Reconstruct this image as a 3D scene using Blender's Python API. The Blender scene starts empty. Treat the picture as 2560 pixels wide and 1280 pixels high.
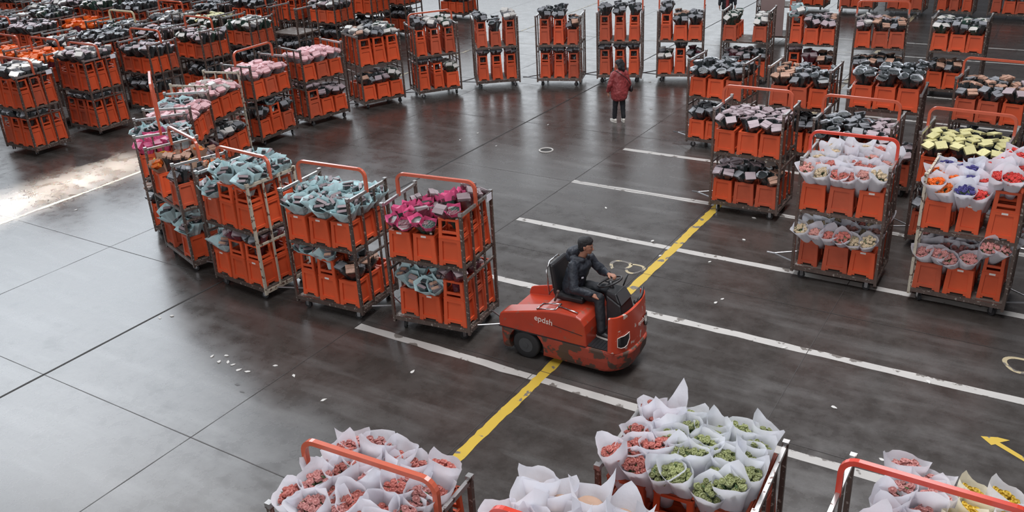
import bpy, bmesh, math, random
from mathutils import Vector, Matrix
from math import sin, cos, pi
random.seed(7)
S = bpy.context.scene
COL = S.collection

# ------------------------------------------------------------------ camera
F_PX, PITCH, ROLL, YAW, CAM_H = 2234.78, 0.436748, -0.054438, -0.579110, 6.858
fwd = Vector((sin(YAW) * cos(PITCH), cos(YAW) * cos(PITCH), -sin(PITCH)))
rgt = Vector((cos(YAW), -sin(YAW), 0))
up = rgt.cross(fwd)
r2 = cos(ROLL) * rgt + sin(ROLL) * up
u2 = -sin(ROLL) * rgt + cos(ROLL) * up
cd = bpy.data.cameras.new('camera')
cam = bpy.data.objects.new('camera', cd)
COL.objects.link(cam)
M = Matrix((r2, u2, -fwd)).transposed().to_4x4()
M.translation = Vector((0, 0, CAM_H))
cam.matrix_world = M
cd.sensor_width = 36
cd.lens = 36 * F_PX / 2560
cd.clip_end = 300
S.camera = cam
CAMP = Vector((0, 0, CAM_H))

# ------------------------------------------------------------------ light
S.view_settings.view_transform = 'Standard'
S.view_settings.look = 'None'
S.view_settings.gamma = 1
S.view_settings.use_curve_mapping = False
S.view_settings.exposure = 0.0
S.cycles.use_denoising = True
S.cycles.max_bounces = 6
S.cycles.sample_clamp_indirect = 6
W = bpy.data.worlds.new('world')
S.world = W
W.use_nodes = True
W.node_tree.nodes['Background'].inputs[0].default_value = (0.80, 0.82, 0.92, 1)
W.node_tree.nodes['Background'].inputs[1].default_value = 0.12


def area(name, loc, target, sx, sy, power, color, spread=180):
    l = bpy.data.lights.new(name, 'AREA')
    l.shape = 'RECTANGLE'
    l.size, l.size_y = sx, sy
    l.energy = power
    l.color = color
    l.spread = math.radians(spread)
    o = bpy.data.objects.new(name, l)
    COL.objects.link(o)
    o.location = loc
    o.rotation_euler = (Vector(target) - Vector(loc)).to_track_quat('-Z', 'Y').to_euler()
    return o


area('window_light_west', (-60, 30, 27), (-16, 12, 0), 50, 22, 19500, (0.86, 0.93, 1.0))
area('window_light_north', (-34, 64, 12), (-16, 25, 0), 44, 14, 5000, (0.90, 0.95, 1.0))
area('roof_light', (-3, 12.5, 17), (-3.5, 12.5, 0), 25, 5, 4300, (0.97, 0.97, 1.0))
area('roof_light_block', (-27, 13.5, 14), (-27, 16, 0), 15, 6, 1200, (0.96, 0.97, 1.0))
area('fill_light_south', (-5, -14, 8.5), (-7, 12, 1), 30, 5, 2300, (0.97, 0.97, 1.0))  # added low fill behind the camera, brightens the crate fronts; no window seen there
area('roof_light_aisle', (-38, 8.2, 21.5), (-19.6, 8.2, 0), 10, 1.0, 650, (1.0, 0.95, 0.88), 3)

# ------------------------------------------------------------------ materials
MATS = {}


def nodes(m):
    nt = m.node_tree
    return nt, nt.nodes, nt.links, nt.nodes['Principled BSDF']


def mat(name, color, rough=0.5, metal=0.0, spec=0.5, var=0.0, scale=8.0, chips=None, chip_amt=0.6, chip_scale=14, transl=0.0, bump=0.0, coat=0.0, alpha=1.0):
    m = bpy.data.materials.new(name)
    m.use_nodes = True
    nt, N, L, P = nodes(m)
    c = (*color, 1)
    P.inputs['Base Color'].default_value = c
    P.inputs['Roughness'].default_value = rough
    P.inputs['Metallic'].default_value = metal
    P.inputs['Specular IOR Level'].default_value = spec
    P.inputs['Coat Weight'].default_value = coat
    P.inputs['Coat Roughness'].default_value = 0.2
    P.inputs['Alpha'].default_value = alpha
    tc = N.new('ShaderNodeTexCoord')
    base = None
    if var > 0:
        geo = N.new('ShaderNodeObjectInfo')
        n = N.new('ShaderNodeTexNoise')
        n.inputs['Scale'].default_value = scale
        n.inputs['Detail'].default_value = 5
        L.new(tc.outputs['Object'], n.inputs['Vector'])
        mx = N.new('ShaderNodeMix')
        mx.data_type = 'RGBA'
        mx.inputs['A'].default_value = tuple(max(0, x * (1 - var)) for x in color) + (1,)
        mx.inputs['B'].default_value = tuple(min(1, x * (1 + var)) for x in color) + (1,)
        ad = N.new('ShaderNodeMath')
        ad.operation = 'ADD'
        L.new(n.outputs['Fac'], ad.inputs[0])
        ml = N.new('ShaderNodeMath')
        ml.operation = 'MULTIPLY_ADD'
        L.new(geo.outputs['Random'], ml.inputs[0])
        ml.inputs[1].default_value = 0.5
        ml.inputs[2].default_value = -0.25
        L.new(ml.outputs[0], ad.inputs[1])
        ad.use_clamp = True
        L.new(ad.outputs[0], mx.inputs['Factor'])
        base = mx.outputs['Result']
    if chips:
        n2 = N.new('ShaderNodeTexNoise')
        n2.inputs['Scale'].default_value = chip_scale
        n2.inputs['Detail'].default_value = 6
        L.new(tc.outputs['Object'], n2.inputs['Vector'])
        r = N.new('ShaderNodeValToRGB')
        r.color_ramp.elements[0].position = chip_amt
        r.color_ramp.elements[1].position = chip_amt + 0.03
        L.new(n2.outputs['Fac'], r.inputs['Fac'])
        m2 = N.new('ShaderNodeMix')
        m2.data_type = 'RGBA'
        m2.inputs['A'].default_value = c
        if base:
            L.new(base, m2.inputs['A'])
        m2.inputs['B'].default_value = (*chips, 1)
        L.new(r.outputs['Color'], m2.inputs['Factor'])
        base = m2.outputs['Result']
    if base:
        L.new(base, P.inputs['Base Color'])
    if bump > 0:
        n3 = N.new('ShaderNodeTexNoise')
        n3.inputs['Scale'].default_value = scale * 4
        n3.inputs['Detail'].default_value = 4
        L.new(tc.outputs['Object'], n3.inputs['Vector'])
        b = N.new('ShaderNodeBump')
        b.inputs['Strength'].default_value = bump
        b.inputs['Distance'].default_value = 0.02
        L.new(n3.outputs['Fac'], b.inputs['Height'])
        L.new(b.outputs[0], P.inputs['Normal'])
    if transl > 0:
        t = N.new('ShaderNodeBsdfTranslucent')
        t.inputs['Color'].default_value = c
        if base:
            L.new(base, t.inputs['Color'])
        ms = N.new('ShaderNodeMixShader')
        ms.inputs[0].default_value = transl
        L.new(P.outputs[0], ms.inputs[1])
        L.new(t.outputs[0], ms.inputs[2])
        L.new(ms.outputs[0], N['Material Output'].inputs['Surface'])
    MATS[name] = m
    return m


crate_m = mat('orange_plastic', (0.70, 0.105, 0.036), 0.42, var=0.22, scale=3, transl=0.12)
crate2_m = mat('orange_plastic_worn', (0.52, 0.095, 0.042), 0.55, var=0.25, scale=5, transl=0.1)
sticker_m = mat('sticker', (0.72, 0.66, 0.62), 0.6)
frame_brown = mat('frame_brown_paint', (0.135, 0.100, 0.086), 0.38, metal=0.5, var=0.35, scale=9, chips=(0.40, 0.36, 0.32), chip_amt=0.60, chip_scale=24)
frame_cream = mat('frame_cream_paint', (0.50, 0.45, 0.36), 0.5, metal=0.1, var=0.2, scale=9, chips=(0.12, 0.07, 0.05), chip_amt=0.56)
rail_m = mat('galvanised_rail', (0.46, 0.45, 0.44), 0.32, metal=0.75, var=0.25, scale=12, chips=(0.12, 0.08, 0.07), chip_amt=0.60)
deck_m = mat('worn_deck_boards', (0.17, 0.14, 0.12), 0.6, var=0.35, scale=5, chips=(0.42, 0.40, 0.37), chip_amt=0.62, chip_scale=7)
handle_m = mat('orange_handle_paint', (0.52, 0.105, 0.055), 0.25, var=0.12, scale=10, chips=(0.65, 0.45, 0.36), chip_amt=0.70, coat=0.4)
handle_red = mat('red_handle_paint', (0.62, 0.055, 0.03), 0.2, var=0.1, scale=10, coat=0.6)
handle_cream = mat('cream_handle_paint', (0.60, 0.52, 0.34), 0.35, var=0.1, scale=10)
rubber_m = mat('black_rubber', (0.018, 0.018, 0.019), 0.75, var=0.3, scale=20)
steel_m = mat('dull_steel', (0.36, 0.36, 0.37), 0.35, metal=0.9, var=0.2, scale=15)
white_paper = mat('white_paper', (0.86, 0.87, 0.92), 0.7, var=0.05, scale=6, transl=0.38, bump=0.25)
cream_paper = mat('cream_paper', (0.80, 0.76, 0.60), 0.7, var=0.08, scale=6, transl=0.3, bump=0.25)
kraft_m = mat('kraft_card', (0.42, 0.27, 0.19), 0.8, var=0.15, scale=6)
BL = {}
for nm, c in dict(coral=(0.52, 0.17, 0.14), rose=(0.56, 0.25, 0.23), green=(0.33, 0.36, 0.16), yellow=(0.80, 0.52, 0.05),
                  orange=(0.75, 0.15, 0.015), violet=(0.07, 0.06, 0.22), red=(0.62, 0.06, 0.05), cream=(0.62, 0.50, 0.34), blush=(0.60, 0.30, 0.26)).items():
    BL[nm] = mat('petals_' + nm, c, 0.6, var=0.35, scale=14, transl=0.15)
leaf_m = mat('rose_leaf', (0.07, 0.12, 0.045), 0.5, var=0.4, scale=20)
hot_pink = mat('hot_pink_wrap', (0.78, 0.13, 0.30), 0.35, var=0.2, scale=8, transl=0.2)
pale_blue = mat('pale_blue_wrap', (0.68, 0.86, 0.88), 0.55, var=0.14, scale=7, transl=0.3, bump=0.2)
orange_wrap = mat('orange_wrap', (0.85, 0.17, 0.015), 0.5, var=0.2, scale=6, transl=0.3)
pale_pink = mat('pale_pink_card', (0.72, 0.44, 0.46), 0.6, var=0.16, scale=5)
dark_sleeve = mat('dark_plastic_sleeve', (0.028, 0.034, 0.036), 0.22, var=0.6, scale=10, bump=0.5, coat=0.5)
green_sleeve = mat('dark_green_foliage_sleeve', (0.022, 0.050, 0.038), 0.25, var=0.6, scale=10, bump=0.5, coat=0.5)
maroon_sleeve = mat('dark_maroon_sleeve', (0.10, 0.022, 0.035), 0.3, var=0.6, scale=10, bump=0.4, coat=0.4)
lilac_card = mat('lilac_grey_card', (0.36, 0.29, 0.31), 0.5, var=0.22, scale=4, chips=(0.2, 0.14, 0.15), chip_amt=0.66, chip_scale=40)
grey_card = mat('grey_card', (0.20, 0.205, 0.22), 0.45, var=0.3, scale=4)
pale_card = mat('pale_card', (0.56, 0.54, 0.51), 0.5, var=0.15, scale=4)
tan_card = mat('tan_card', (0.42, 0.25, 0.18), 0.55, var=0.2, scale=5, chips=(0.26, 0.12, 0.08), chip_amt=0.62, chip_scale=40)
yellow_card = mat('yellow_card', (0.58, 0.54, 0.26), 0.5, var=0.12, scale=4, chips=(0.28, 0.23, 0.10), chip_amt=0.64, chip_scale=45)
mauve_card = mat('mauve_card', (0.23, 0.18, 0.19), 0.5, var=0.3, scale=6)
cello_m = mat('shiny_cellophane', (0.55, 0.58, 0.62), 0.12, var=0.2, scale=14, bump=0.6, coat=1.0)


def floor_material():
    m = bpy.data.materials.new('concrete_floor')
    m.use_nodes = True
    nt, N, L, P = nodes(m)
    tc = N.new('ShaderNodeTexCoord')

    def noise(scale, detail, sx=1, sy=1, rough=0.55):
        mp = N.new('ShaderNodeMapping')
        mp.inputs['Scale'].default_value = (sx, sy, 1)
        L.new(tc.outputs['Object'], mp.inputs['Vector'])
        n = N.new('ShaderNodeTexNoise')
        n.inputs['Scale'].default_value = scale
        n.inputs['Detail'].default_value = detail
        n.inputs['Roughness'].default_value = rough
        L.new(mp.outputs[0], n.inputs['Vector'])
        return n.outputs['Fac']
    a = noise(0.35, 6)
    b = noise(2.6, 8, rough=0.65)
    c = noise(1.2, 5, 0.4, 2.2)
    d = noise(40, 5, rough=.7)
    e = noise(7, 9, rough=.75)
    def mix(f, ca, cb, src=None):
        x = N.new('ShaderNodeMix')
        x.data_type = 'RGBA'
        if isinstance(ca, tuple):
            x.inputs['A'].default_value = (*ca, 1)
        else:
            L.new(ca, x.inputs['A'])
        x.inputs['B'].default_value = (*cb, 1)
        L.new(f, x.inputs['Factor'])
        return x.outputs['Result']

    def ramp(f, p0, p1, v0=0.0, v1=1.0):
        r = N.new('ShaderNodeMapRange')
        r.inputs['From Min'].default_value = p0
        r.inputs['From Max'].default_value = p1
        r.inputs['To Min'].default_value = v0
        r.inputs['To Max'].default_value = v1
        L.new(f, r.inputs['Value'])
        return r.outputs['Result']
    col = mix(ramp(b, 0.30, 0.70), (0.030, 0.025, 0.022), (0.062, 0.055, 0.050))
    col = mix(ramp(a, 0.40, 0.62, 0, 0.5), col, (0.042, 0.034, 0.029))
    col = mix(ramp(c, 0.50, 0.68, 0, 0.7), col, (0.11, 0.105, 0.10))
    col = mix(ramp(e, 0.35, 0.7, 0, 0.28), col, (0.085, 0.078, 0.072))
    col = mix(ramp(d, 0.45, 0.8, 0, 0.5), col, (0.024, 0.020, 0.018))
    L.new(col, P.inputs['Base Color'])
    L.new(ramp(b, 0.3, 0.7, 0.22, 0.35), P.inputs['Roughness'])
    L.new(ramp(b, 0.34, 0.66, 0.45, 0.88), P.inputs['Specular IOR Level'])
    bm_ = N.new('ShaderNodeBump')
    bm_.inputs['Strength'].default_value = 0.0
    bm_.inputs['Distance'].default_value = 0.01
    L.new(e, bm_.inputs['Height'])
    L.new(bm_.outputs[0], P.inputs['Normal'])
    return m


floor_m = floor_material()


def paint_material(name, color, wear, worn=(0.16, 0.145, 0.13)):
    m = mat(name, color, 0.42, var=0.12, scale=3, chips=worn, chip_amt=wear, chip_scale=5)
    return m


paint_white = paint_material('white_floor_paint', (0.46, 0.445, 0.42), 0.60)
paint_yellow = paint_material('yellow_floor_paint', (0.58, 0.40, 0.055), 0.60)
paint_pale = paint_material('faded_yellow_paint', (0.45, 0.38, 0.24), 0.52)
joint_m = mat('joint_filler', (0.035, 0.032, 0.030), 0.8)
joint_pale = mat('pale_joint_filler', (0.05, 0.045, 0.042), 0.5)


# ------------------------------------------------------------------ mesh building
class MB:
    def __init__(s):
        s.v, s.f, s.m = [], [], []

    def add(s, vs, fs, m=0):
        b = len(s.v)
        s.v += [tuple(v) for v in vs]
        s.f += [tuple(b + i for i in f) for f in fs]
        s.m += [m] * len(fs)

    def hexa(s, p, m=0):
        # p: 8 points bottom 4 (ccw) then top 4
        s.add(p, [(3, 2, 1, 0), (4, 5, 6, 7), (0, 1, 5, 4), (1, 2, 6, 5), (2, 3, 7, 6), (3, 0, 4, 7)], m)

    def box(s, c, d, m=0, rot=None):
        P = []
        for z in (-.5, .5):
            for x, y in ((-.5, -.5), (.5, -.5), (.5, .5), (-.5, .5)):
                q = Vector((x * d[0], y * d[1], z * d[2]))
                if rot is not None:
                    q = rot @ q
                P.append(Vector(c) + q)
        s.hexa(P, m)

    def tube(s, pts, r, n=8, m=0, closed=False, flat=1.0, caps=True):
        pts = [Vector(p) for p in pts]
        rs = r if isinstance(r, (list, tuple)) else [r] * len(pts)
        rings = []
        K = len(pts)
        prev = None
        for i, p in enumerate(pts):
            a = pts[i - 1] if (i > 0 or closed) else p
            b = pts[(i + 1) % K] if (i < K - 1 or closed) else p
            t = (b - a).normalized()
            ref = Vector((0, 0, 1)) if abs(t.z) < 0.9 else Vector((0, 1, 0))
            if prev is None:
                u = t.cross(ref).normalized()
            else:
                u = (prev - t * prev.dot(t)).normalized()
            prev = u
            w = t.cross(u)
            rings.append([p + (u * cos(2 * pi * (k + .5) / n) * flat + w * sin(2 * pi * (k + .5) / n)) * rs[i] for k in range(n)])
        b0 = len(s.v)
        for ring in rings:
            s.v += [tuple(q) for q in ring]
        R = K if closed else K - 1
        for i in range(R):
            j = (i + 1) % K
            for k in range(n):
                l = (k + 1) % n
                s.f.append((b0 + i * n + k, b0 + i * n + l, b0 + j * n + l, b0 + j * n + k))
                s.m.append(m)
        if not closed and caps:
            s.f.append(tuple(b0 + k for k in range(n))[::-1]); s.m.append(m)
            s.f.append(tuple(b0 + (K - 1) * n + k for k in range(n))); s.m.append(m)

    def loft(s, rings, m=0, cap0=True, cap1=True):
        n = len(rings[0])
        b0 = len(s.v)
        for r in rings:
            s.v += [tuple(q) for q in r]
        for i in range(len(rings) - 1):
            for k in range(n):
                l = (k + 1) % n
                s.f.append((b0 + i * n + k, b0 + i * n + l, b0 + (i + 1) * n + l, b0 + (i + 1) * n + k))
                s.m.append(m if not isinstance(m, (list, tuple)) else m[i])
        mm = m if not isinstance(m, (list, tuple)) else m[0]
        if cap0:
            s.f.append(tuple(b0 + k for k in range(n))[::-1]); s.m.append(mm)
        mm = m if not isinstance(m, (list, tuple)) else m[-1]
        if cap1:
            s.f.append(tuple(b0 + (len(rings) - 1) * n + k for k in range(n))); s.m.append(mm)

    def ball(s, c, r, nu=8, nv=6, m=0, sc=(1, 1, 1), jit=0.0, rng=random):
        c = Vector(c)
        P = [c + Vector((0, 0, -r * sc[2]))]
        for j in range(1, nv):
            t = -pi / 2 + pi * j / nv
            for k in range(nu):
                a = 2 * pi * k / nu
                q = 1 + (rng.uniform(-jit, jit) if jit else 0)
                P.append(c + Vector((cos(a) * cos(t) * r * sc[0], sin(a) * cos(t) * r * sc[1], sin(t) * r * sc[2])) * q)
        P.append(c + Vector((0, 0, r * sc[2])))
        fs = []
        for k in range(nu):
            l = (k + 1) % nu
            fs.append((0, 1 + l, 1 + k))
            fs.append((len(P) - 1, 1 + (nv - 2) * nu + k, 1 + (nv - 2) * nu + l))
            for j in range(nv - 2):
                a = 1 + j * nu
                fs.append((a + k, a + l, a + nu + l, a + nu + k))
        s.add(P, fs, m)

    def mesh(s, name, mats, smooth=False):
        me = bpy.data.meshes.new(name)
        me.from_pydata(s.v, [], s.f)
        for mt in mats:
            me.materials.append(mt)
        me.polygons.foreach_set('material_index', s.m)
        if smooth:
            me.polygons.foreach_set('use_smooth', [True] * len(s.f))
        me.update()
        return me

    def build(s, name, mats, parent=None, smooth=False):
        return link(name, s.mesh(name, mats, smooth), parent)


def link(name, data, parent=None):
    o = bpy.data.objects.new(name, data)
    COL.objects.link(o)
    if parent is not None:
        o.parent = parent
    return o


def tag(o, label=None, cat=None, group=None, kind=None):
    if label:
        o['label'] = label
    if cat:
        o['category'] = cat
    if group:
        o['group'] = group
    if kind:
        o['kind'] = kind
    return o


def bevel(o, w, seg=2):
    b = o.modifiers.new('bevel', 'BEVEL')
    b.width = w
    b.segments = seg
    b.limit_method = 'ANGLE'
    return o


# ------------------------------------------------------------------ floor and markings
mb = MB()
mb.add([(-90, -6, 0), (30, -6, 0), (30, 75, 0), (-90, 75, 0)], [(0, 1, 2, 3)])
floor = mb.build('floor', [floor_m])
tag(floor, kind='structure')


def strip(name, x0, y0, x1, y1, w, m, z=0.002, jag=0.0, seg=0.35, parent=floor):
    d = Vector((x1 - x0, y1 - y0, 0))
    L_ = d.length
    d.normalize()
    nrm = Vector((-d.y, d.x, 0))
    n = max(1, int(L_ / seg))
    top, bot = [], []
    rng = random.Random(int(x0 * 31 + y0 * 77 + w * 1000))
    for i in range(n + 1):
        p = Vector((x0, y0, 0)) + d * (L_ * i / n)
        top.append(p + nrm * (w / 2 + rng.uniform(-jag, jag * .3)))
        bot.append(p - nrm * (w / 2 + rng.uniform(-jag, jag * .3)))
    m_ = MB()
    V = [(*q.xy, z) for q in top] + [(*q.xy, z) for q in bot]
    m_.add(V, [(i, n + 1 + i, n + 2 + i, i + 1) for i in range(n)])
    o = m_.build(name, [m], parent)
    tag(o, kind='structure')
    return o


for x in (-21.9, -18.65, -15.4, -12.14, -8.89, -5.70, -2.5, 0.75):
    strip('expansion_joint', x, -4, x, 60, 0.04 if x == -12.14 else 0.013, joint_m if x == -12.14 else joint_pale, z=0.0035, jag=0.004)
for y in (5.72, 9.2, 12.68, 16.15, 19.6, 23.1, 26.6, 30.0):
    strip('expansion_joint', -60, y, 12, y, 0.013, joint_pale, z=0.0035, jag=0.004)
for y, x0 in ((9.01, -8.87), (11.42, -8.4), (13.83, -8.86), (16.16, -8.88), (18.60, -8.81), (21.0, -8.2), (23.4, -7.6), (25.8, -7.2), (28.2, -7.6), (30.4, -7.4), (32.4, -7.2)):
    strip('white_stall_line', x0, y, 12, y, 0.17 if y < 20 else 0.12, paint_white, z=0.002, jag=0.02, seg=0.3)
strip('yellow_aisle_line', -5.56, 3, -5.56, 17.0, 0.17, paint_yellow, z=0.0028, jag=0.018, seg=0.09)
strip('yellow_aisle_line', -5.56, 17.0, -5.56, 40, 0.15, paint_pale, z=0.0028, jag=0.02, seg=0.2)
strip('faded_aisle_line', -18.72, -3, -18.72, 45, 0.10, paint_pale, z=0.0028, jag=0.03)
for y, x0 in ((28.2, -19), (30.1, -20)):
    strip('white_stall_line', x0, y, -9, y, 0.11, paint_white, z=0.002, jag=0.02)
# painted arrow and rings beside the stalls
mb = MB()
mb.add([(-.15, 10.40, .003), (-.02, 10.27, .003), (.02, 10.31, .003), (1.0, 9.70, .003), (1.03, 9.76, .003), (.06, 10.37, .003), (.16, 10.47, .003), (.03, 10.47, .003)],
       [(0, 1, 2, 5, 6, 7), (2, 3, 4, 5)])
tag(mb.build('painted_arrow', [paint_yellow], floor), kind='structure')


def ring(cx, cy, rx, ry, w, m, a0=0, a1=2 * pi, ang=0):
    m_ = MB()
    n = 26
    V = []
    for i in range(n + 1):
        a = a0 + (a1 - a0) * i / n
        k = 1 + .08 * sin(3 * a)
        for q in (-w / 2, w / 2):
            V.append((cx + (rx + q) * cos(a) * k, cy + (ry + q) * sin(a) * k, .003))
    m_.add(V, [(2 * i, 2 * i + 1, 2 * i + 3, 2 * i + 2) for i in range(n)])
    tag(m_.build('painted_ring', [m], floor), kind='structure')


ring(-6.12, 12.80, .17, .17, .06, paint_pale, -0.6, 4.4)
ring(-5.84, 12.78, .15, .17, .05, paint_pale, -2.6, 2.4)
ring(0.12, 12.35, .20, .19, .06, paint_pale, 0.6, 5.6)

# stains
rng = random.Random(3)
stain_m = mat('oil_stain', (0.045, 0.040, 0.038), 0.35, var=0.3, scale=10)
for cx, cy, r in ((-12.9, 9.6, .14), (-12.75, 9.3, .09), (-12.6, 9.0, .08), (-12.95, 9.9, .07), (-9.3, 6.9, .05), (-9.1, 6.8, .04)):
    m_ = MB()
    V = [(cx + r * cos(a) * rng.uniform(.5, 1.3), cy + r * .6 * sin(a) * rng.uniform(.5, 1.3), .0032) for a in [2 * pi * i / 14 for i in range(14)]]
    m_.add(V, [tuple(range(14))])
    tag(m_.build('oil_stain', [stain_m], floor), kind='structure')

# drain cover
mb = MB()
mb.tube([(cos(a) * .16, sin(a) * .16, .004) for a in [2 * pi * i / 24 for i in range(24)]], .022, 6, 0, closed=True)
dc = mb.build('drain_cover', [mat('pale_drain_rim', (0.5, 0.48, 0.45), 0.5)])
dc.location = (-10.47, 17.77, 0)
m_ = MB(); m_.add([(cos(2 * pi * i / 20) * .14, sin(2 * pi * i / 20) * .14, .005) for i in range(20)], [tuple(range(20))])
m_.build('drain_grate', [joint_m], dc)
tag(dc, 'round pale-rimmed drain cover set in the open concrete floor', 'drain')

# ------------------------------------------------------------------ crates
CH = 0.44


def slabs(m_, w, d, h, z0, taper, pieces, mi=0):
    """pieces on each of four tapered walls: (u0,u1,v0,v1,off0,off1)"""
    for side in range(4):
        hw = (w if side % 2 == 0 else d) / 2
        hd = (d if side % 2 == 0 else w) / 2
        R = Matrix.Rotation(side * pi / 2, 3, 'Z')
        for (u0, u1, v0, v1, o0, o1) in pieces:
            P = []
            for v in (v0, v1):
                k = 1 - taper * v
                for (u, o) in ((u0, o1), (u1, o1), (u1, o0), (u0, o0)):
                    uu = u
                    P.append(R @ Vector((uu * hw * k, -(hd * k + o), z0 + v * h)))
            m_.hexa(P, mi)


def crate_mesh(w, d, mt):
    m_ = MB()
    slabs(m_, w - .035, d - .03, CH, 0, 0.115, [
        (-1, 1, .07, 1, -.016, -.006),
        (-1.07, -.72, .0, 1, -.006, .018), (.72, 1.07, .0, 1, -.006, .018),
        (-.72, .72, .88, 1, -.006, .018), (-.72, .72, .10, .20, -.006, .016),
        (-.74, -.5, .03, .10, -.002, .012), (.5, .74, .03, .10, -.002, .012),
        (-1.08, 1.08, .97, 1.0, .010, .022)])
    m_.box((0, 0, .05), (w * .9, d * .9, .02))
    return m_.mesh('flower_crate', [mt])


def collar_mesh(w, d, mt):
    m_ = MB()
    k = .90
    slabs(m_, (w - .03) * k, (d - .03) * k, .30, CH, 0.08, [
        (-1.04, -.72, 0, 1, -.012, .012), (.72, 1.04, 0, 1, -.012, .012),
        (-.72, .72, .88, 1, -.012, .012), (-.72, .72, 0, .10, -.012, .012), (-.72, .72, .24, .36, -.012, .010),
        (-1.06, 1.06, .95, 1, .008, .02)])
    return m_.mesh('collar', [mt])


CR = {}
for key, (w, d) in dict(w=(.40, .315), n=(.315, .40)).items():
    CR[key] = [crate_mesh(w, d, crate_m), crate_mesh(w, d, crate2_m)]
    CR[key + 'c'] = [collar_mesh(w, d, crate_m), collar_mesh(w, d, crate2_m)]
m_ = MB(); m_.box((0, 0, 0), (.085, .003, .035))
sticker_mesh = m_.mesh('label_sticker', [sticker_m])

# ------------------------------------------------------------------ bunches


def rrect(w, d, z, n=8, ax=0, ay=0, k=0.75):
    P = []
    for i in range(n):
        a = 2 * pi * (i + .5) / n
        x, y = cos(a), sin(a)
        s_ = (abs(x) ** 4 + abs(y) ** 4) ** (-1 / 4)
        P.append(Vector((x * s_ * w / 2, y * s_ * d / 2, z + ax * x * w / 2 + ay * y * d / 2)))
    return P


def sleeve_mesh(name, body, rim, card, seed, w=.215, d=.178, L_=.42, band=.10, corner=0.0, card_raise=.02, cards=2, sticker=False):
    """a boxy flower bunch: tapered sleeve, rim band, folded cards on top. local z=0 is the TOP of the card; the stem end is below"""
    rg = random.Random(seed)
    m_ = MB()
    n = 8
    rings = [rrect(w * .45, d * .45, -L_, n), rrect(w * .62, d * .6, -L_ * .55, n), rrect(w * .9, d * .92, -band, n)]
    for r in rings[1:]:
        for p in r:
            p.x += rg.uniform(-.006, .006); p.y += rg.uniform(-.006, .006)
    m_.loft(rings, 0, True, False)
    top = rrect(w * 1.08, d * 1.08, 0, n)
    for i, p in enumerate(top):
        p.z += rg.uniform(-.02, .015)
        if corner and i % 2 == 0:
            p.z += corner * rg.uniform(.4, 1.2)
            p.x *= 1 + corner * 1.6; p.y *= 1 + corner * 1.6
    inn = [Vector((p.x * .80, p.y * .80, min(p.z, 0) - .03)) for p in top]
    m_.loft([rings[-1], top, inn], 1, False, False)
    m_.f.append(tuple(len(m_.v) - n + i for i in range(n))); m_.m.append(0)
    # cards
    for c in range(cards):
        cw = w * .9
        cdp = d * .86 / cards
        y = (-.5 + (c + .5) / cards) * d * .88
        R = Matrix.Rotation(rg.uniform(-.22, .22), 3, 'X') @ Matrix.Rotation(rg.uniform(-.12, .12), 3, 'Y') @ Matrix.Rotation(rg.uniform(-.12, .12), 3, 'Z')
        z = card_raise + rg.uniform(-.012, .012)
        P = []
        for zz, kk in ((-.05, .94), (0, 1)):
            for a, b in ((-1, -1), (1, -1), (1, 1), (-1, 1)):
                P.append(Vector((0, y, z)) + R @ Vector((a * cw / 2 * kk, b * cdp / 2 * kk, zz)))
        m_.hexa(P, 2)
    if sticker:
        m_.box((w * .12, -d * .43, -band - .07), (.035, .012, .035), 3, Matrix.Rotation(.2, 3, 'X'))
    mats = [body, rim, card] + ([sticker_m] if sticker else [])
    return m_.mesh(name, mats)


def fan_mesh(name, body, rim, card, seed, w=.26, d=.215, L_=.42):
    """paper wrapped bunch with tall pointed corners and a tilted bundle of cards inside"""
    rg = random.Random(seed)
    m_ = MB()
    n = 8
    lo = rrect(w * .42, d * .42, -L_, n)
    mid = rrect(w * .75, d * .75, -.20, n)
    top = rrect(w * 1.15, d * 1.15, 0, n)
    for i, p in enumerate(top):
        p.z += rg.uniform(-.05, .06)
        k = 1 + rg.uniform(-.12, .28)
        p.x *= k; p.y *= k
    m_.loft([lo, mid, top], 0, True, False)
    inn = [Vector((p.x * .97, p.y * .97, p.z - .002)) for p in top]
    inn2 = [Vector((p.x * .6, p.y * .6, -.12)) for p in top]
    m_.loft([inn, inn2], 0, False, True)
    for c in range(2):
        R = Matrix.Rotation(rg.uniform(-.5, .3), 3, 'X') @ Matrix.Rotation(rg.uniform(-.3, .3), 3, 'Y') @ Matrix.Rotation(rg.uniform(-.4, .4), 3, 'Z')
        m_.box((rg.uniform(-.02, .02), (-.5 + c) * d * .42, -.045 + rg.uniform(-.02, .015)), (w * .66, d * .30, .09), 1, R)
        m_.box(Vector((rg.uniform(-.02, .02), (-.5 + c) * d * .42, 0)) , (w * .62, d * .22, .01), 2, R)
    return m_.mesh(name, [body, rim, card])


STY = {}


def style(key, word, fn, n=4, **kw):
    STY[key] = dict(word=word, meshes=[fn('flower_bunch', seed=hash(key) % 1000 + i if False else (sum(map(ord, key)) * 13 + i), **kw) for i in range(n)])


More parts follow.
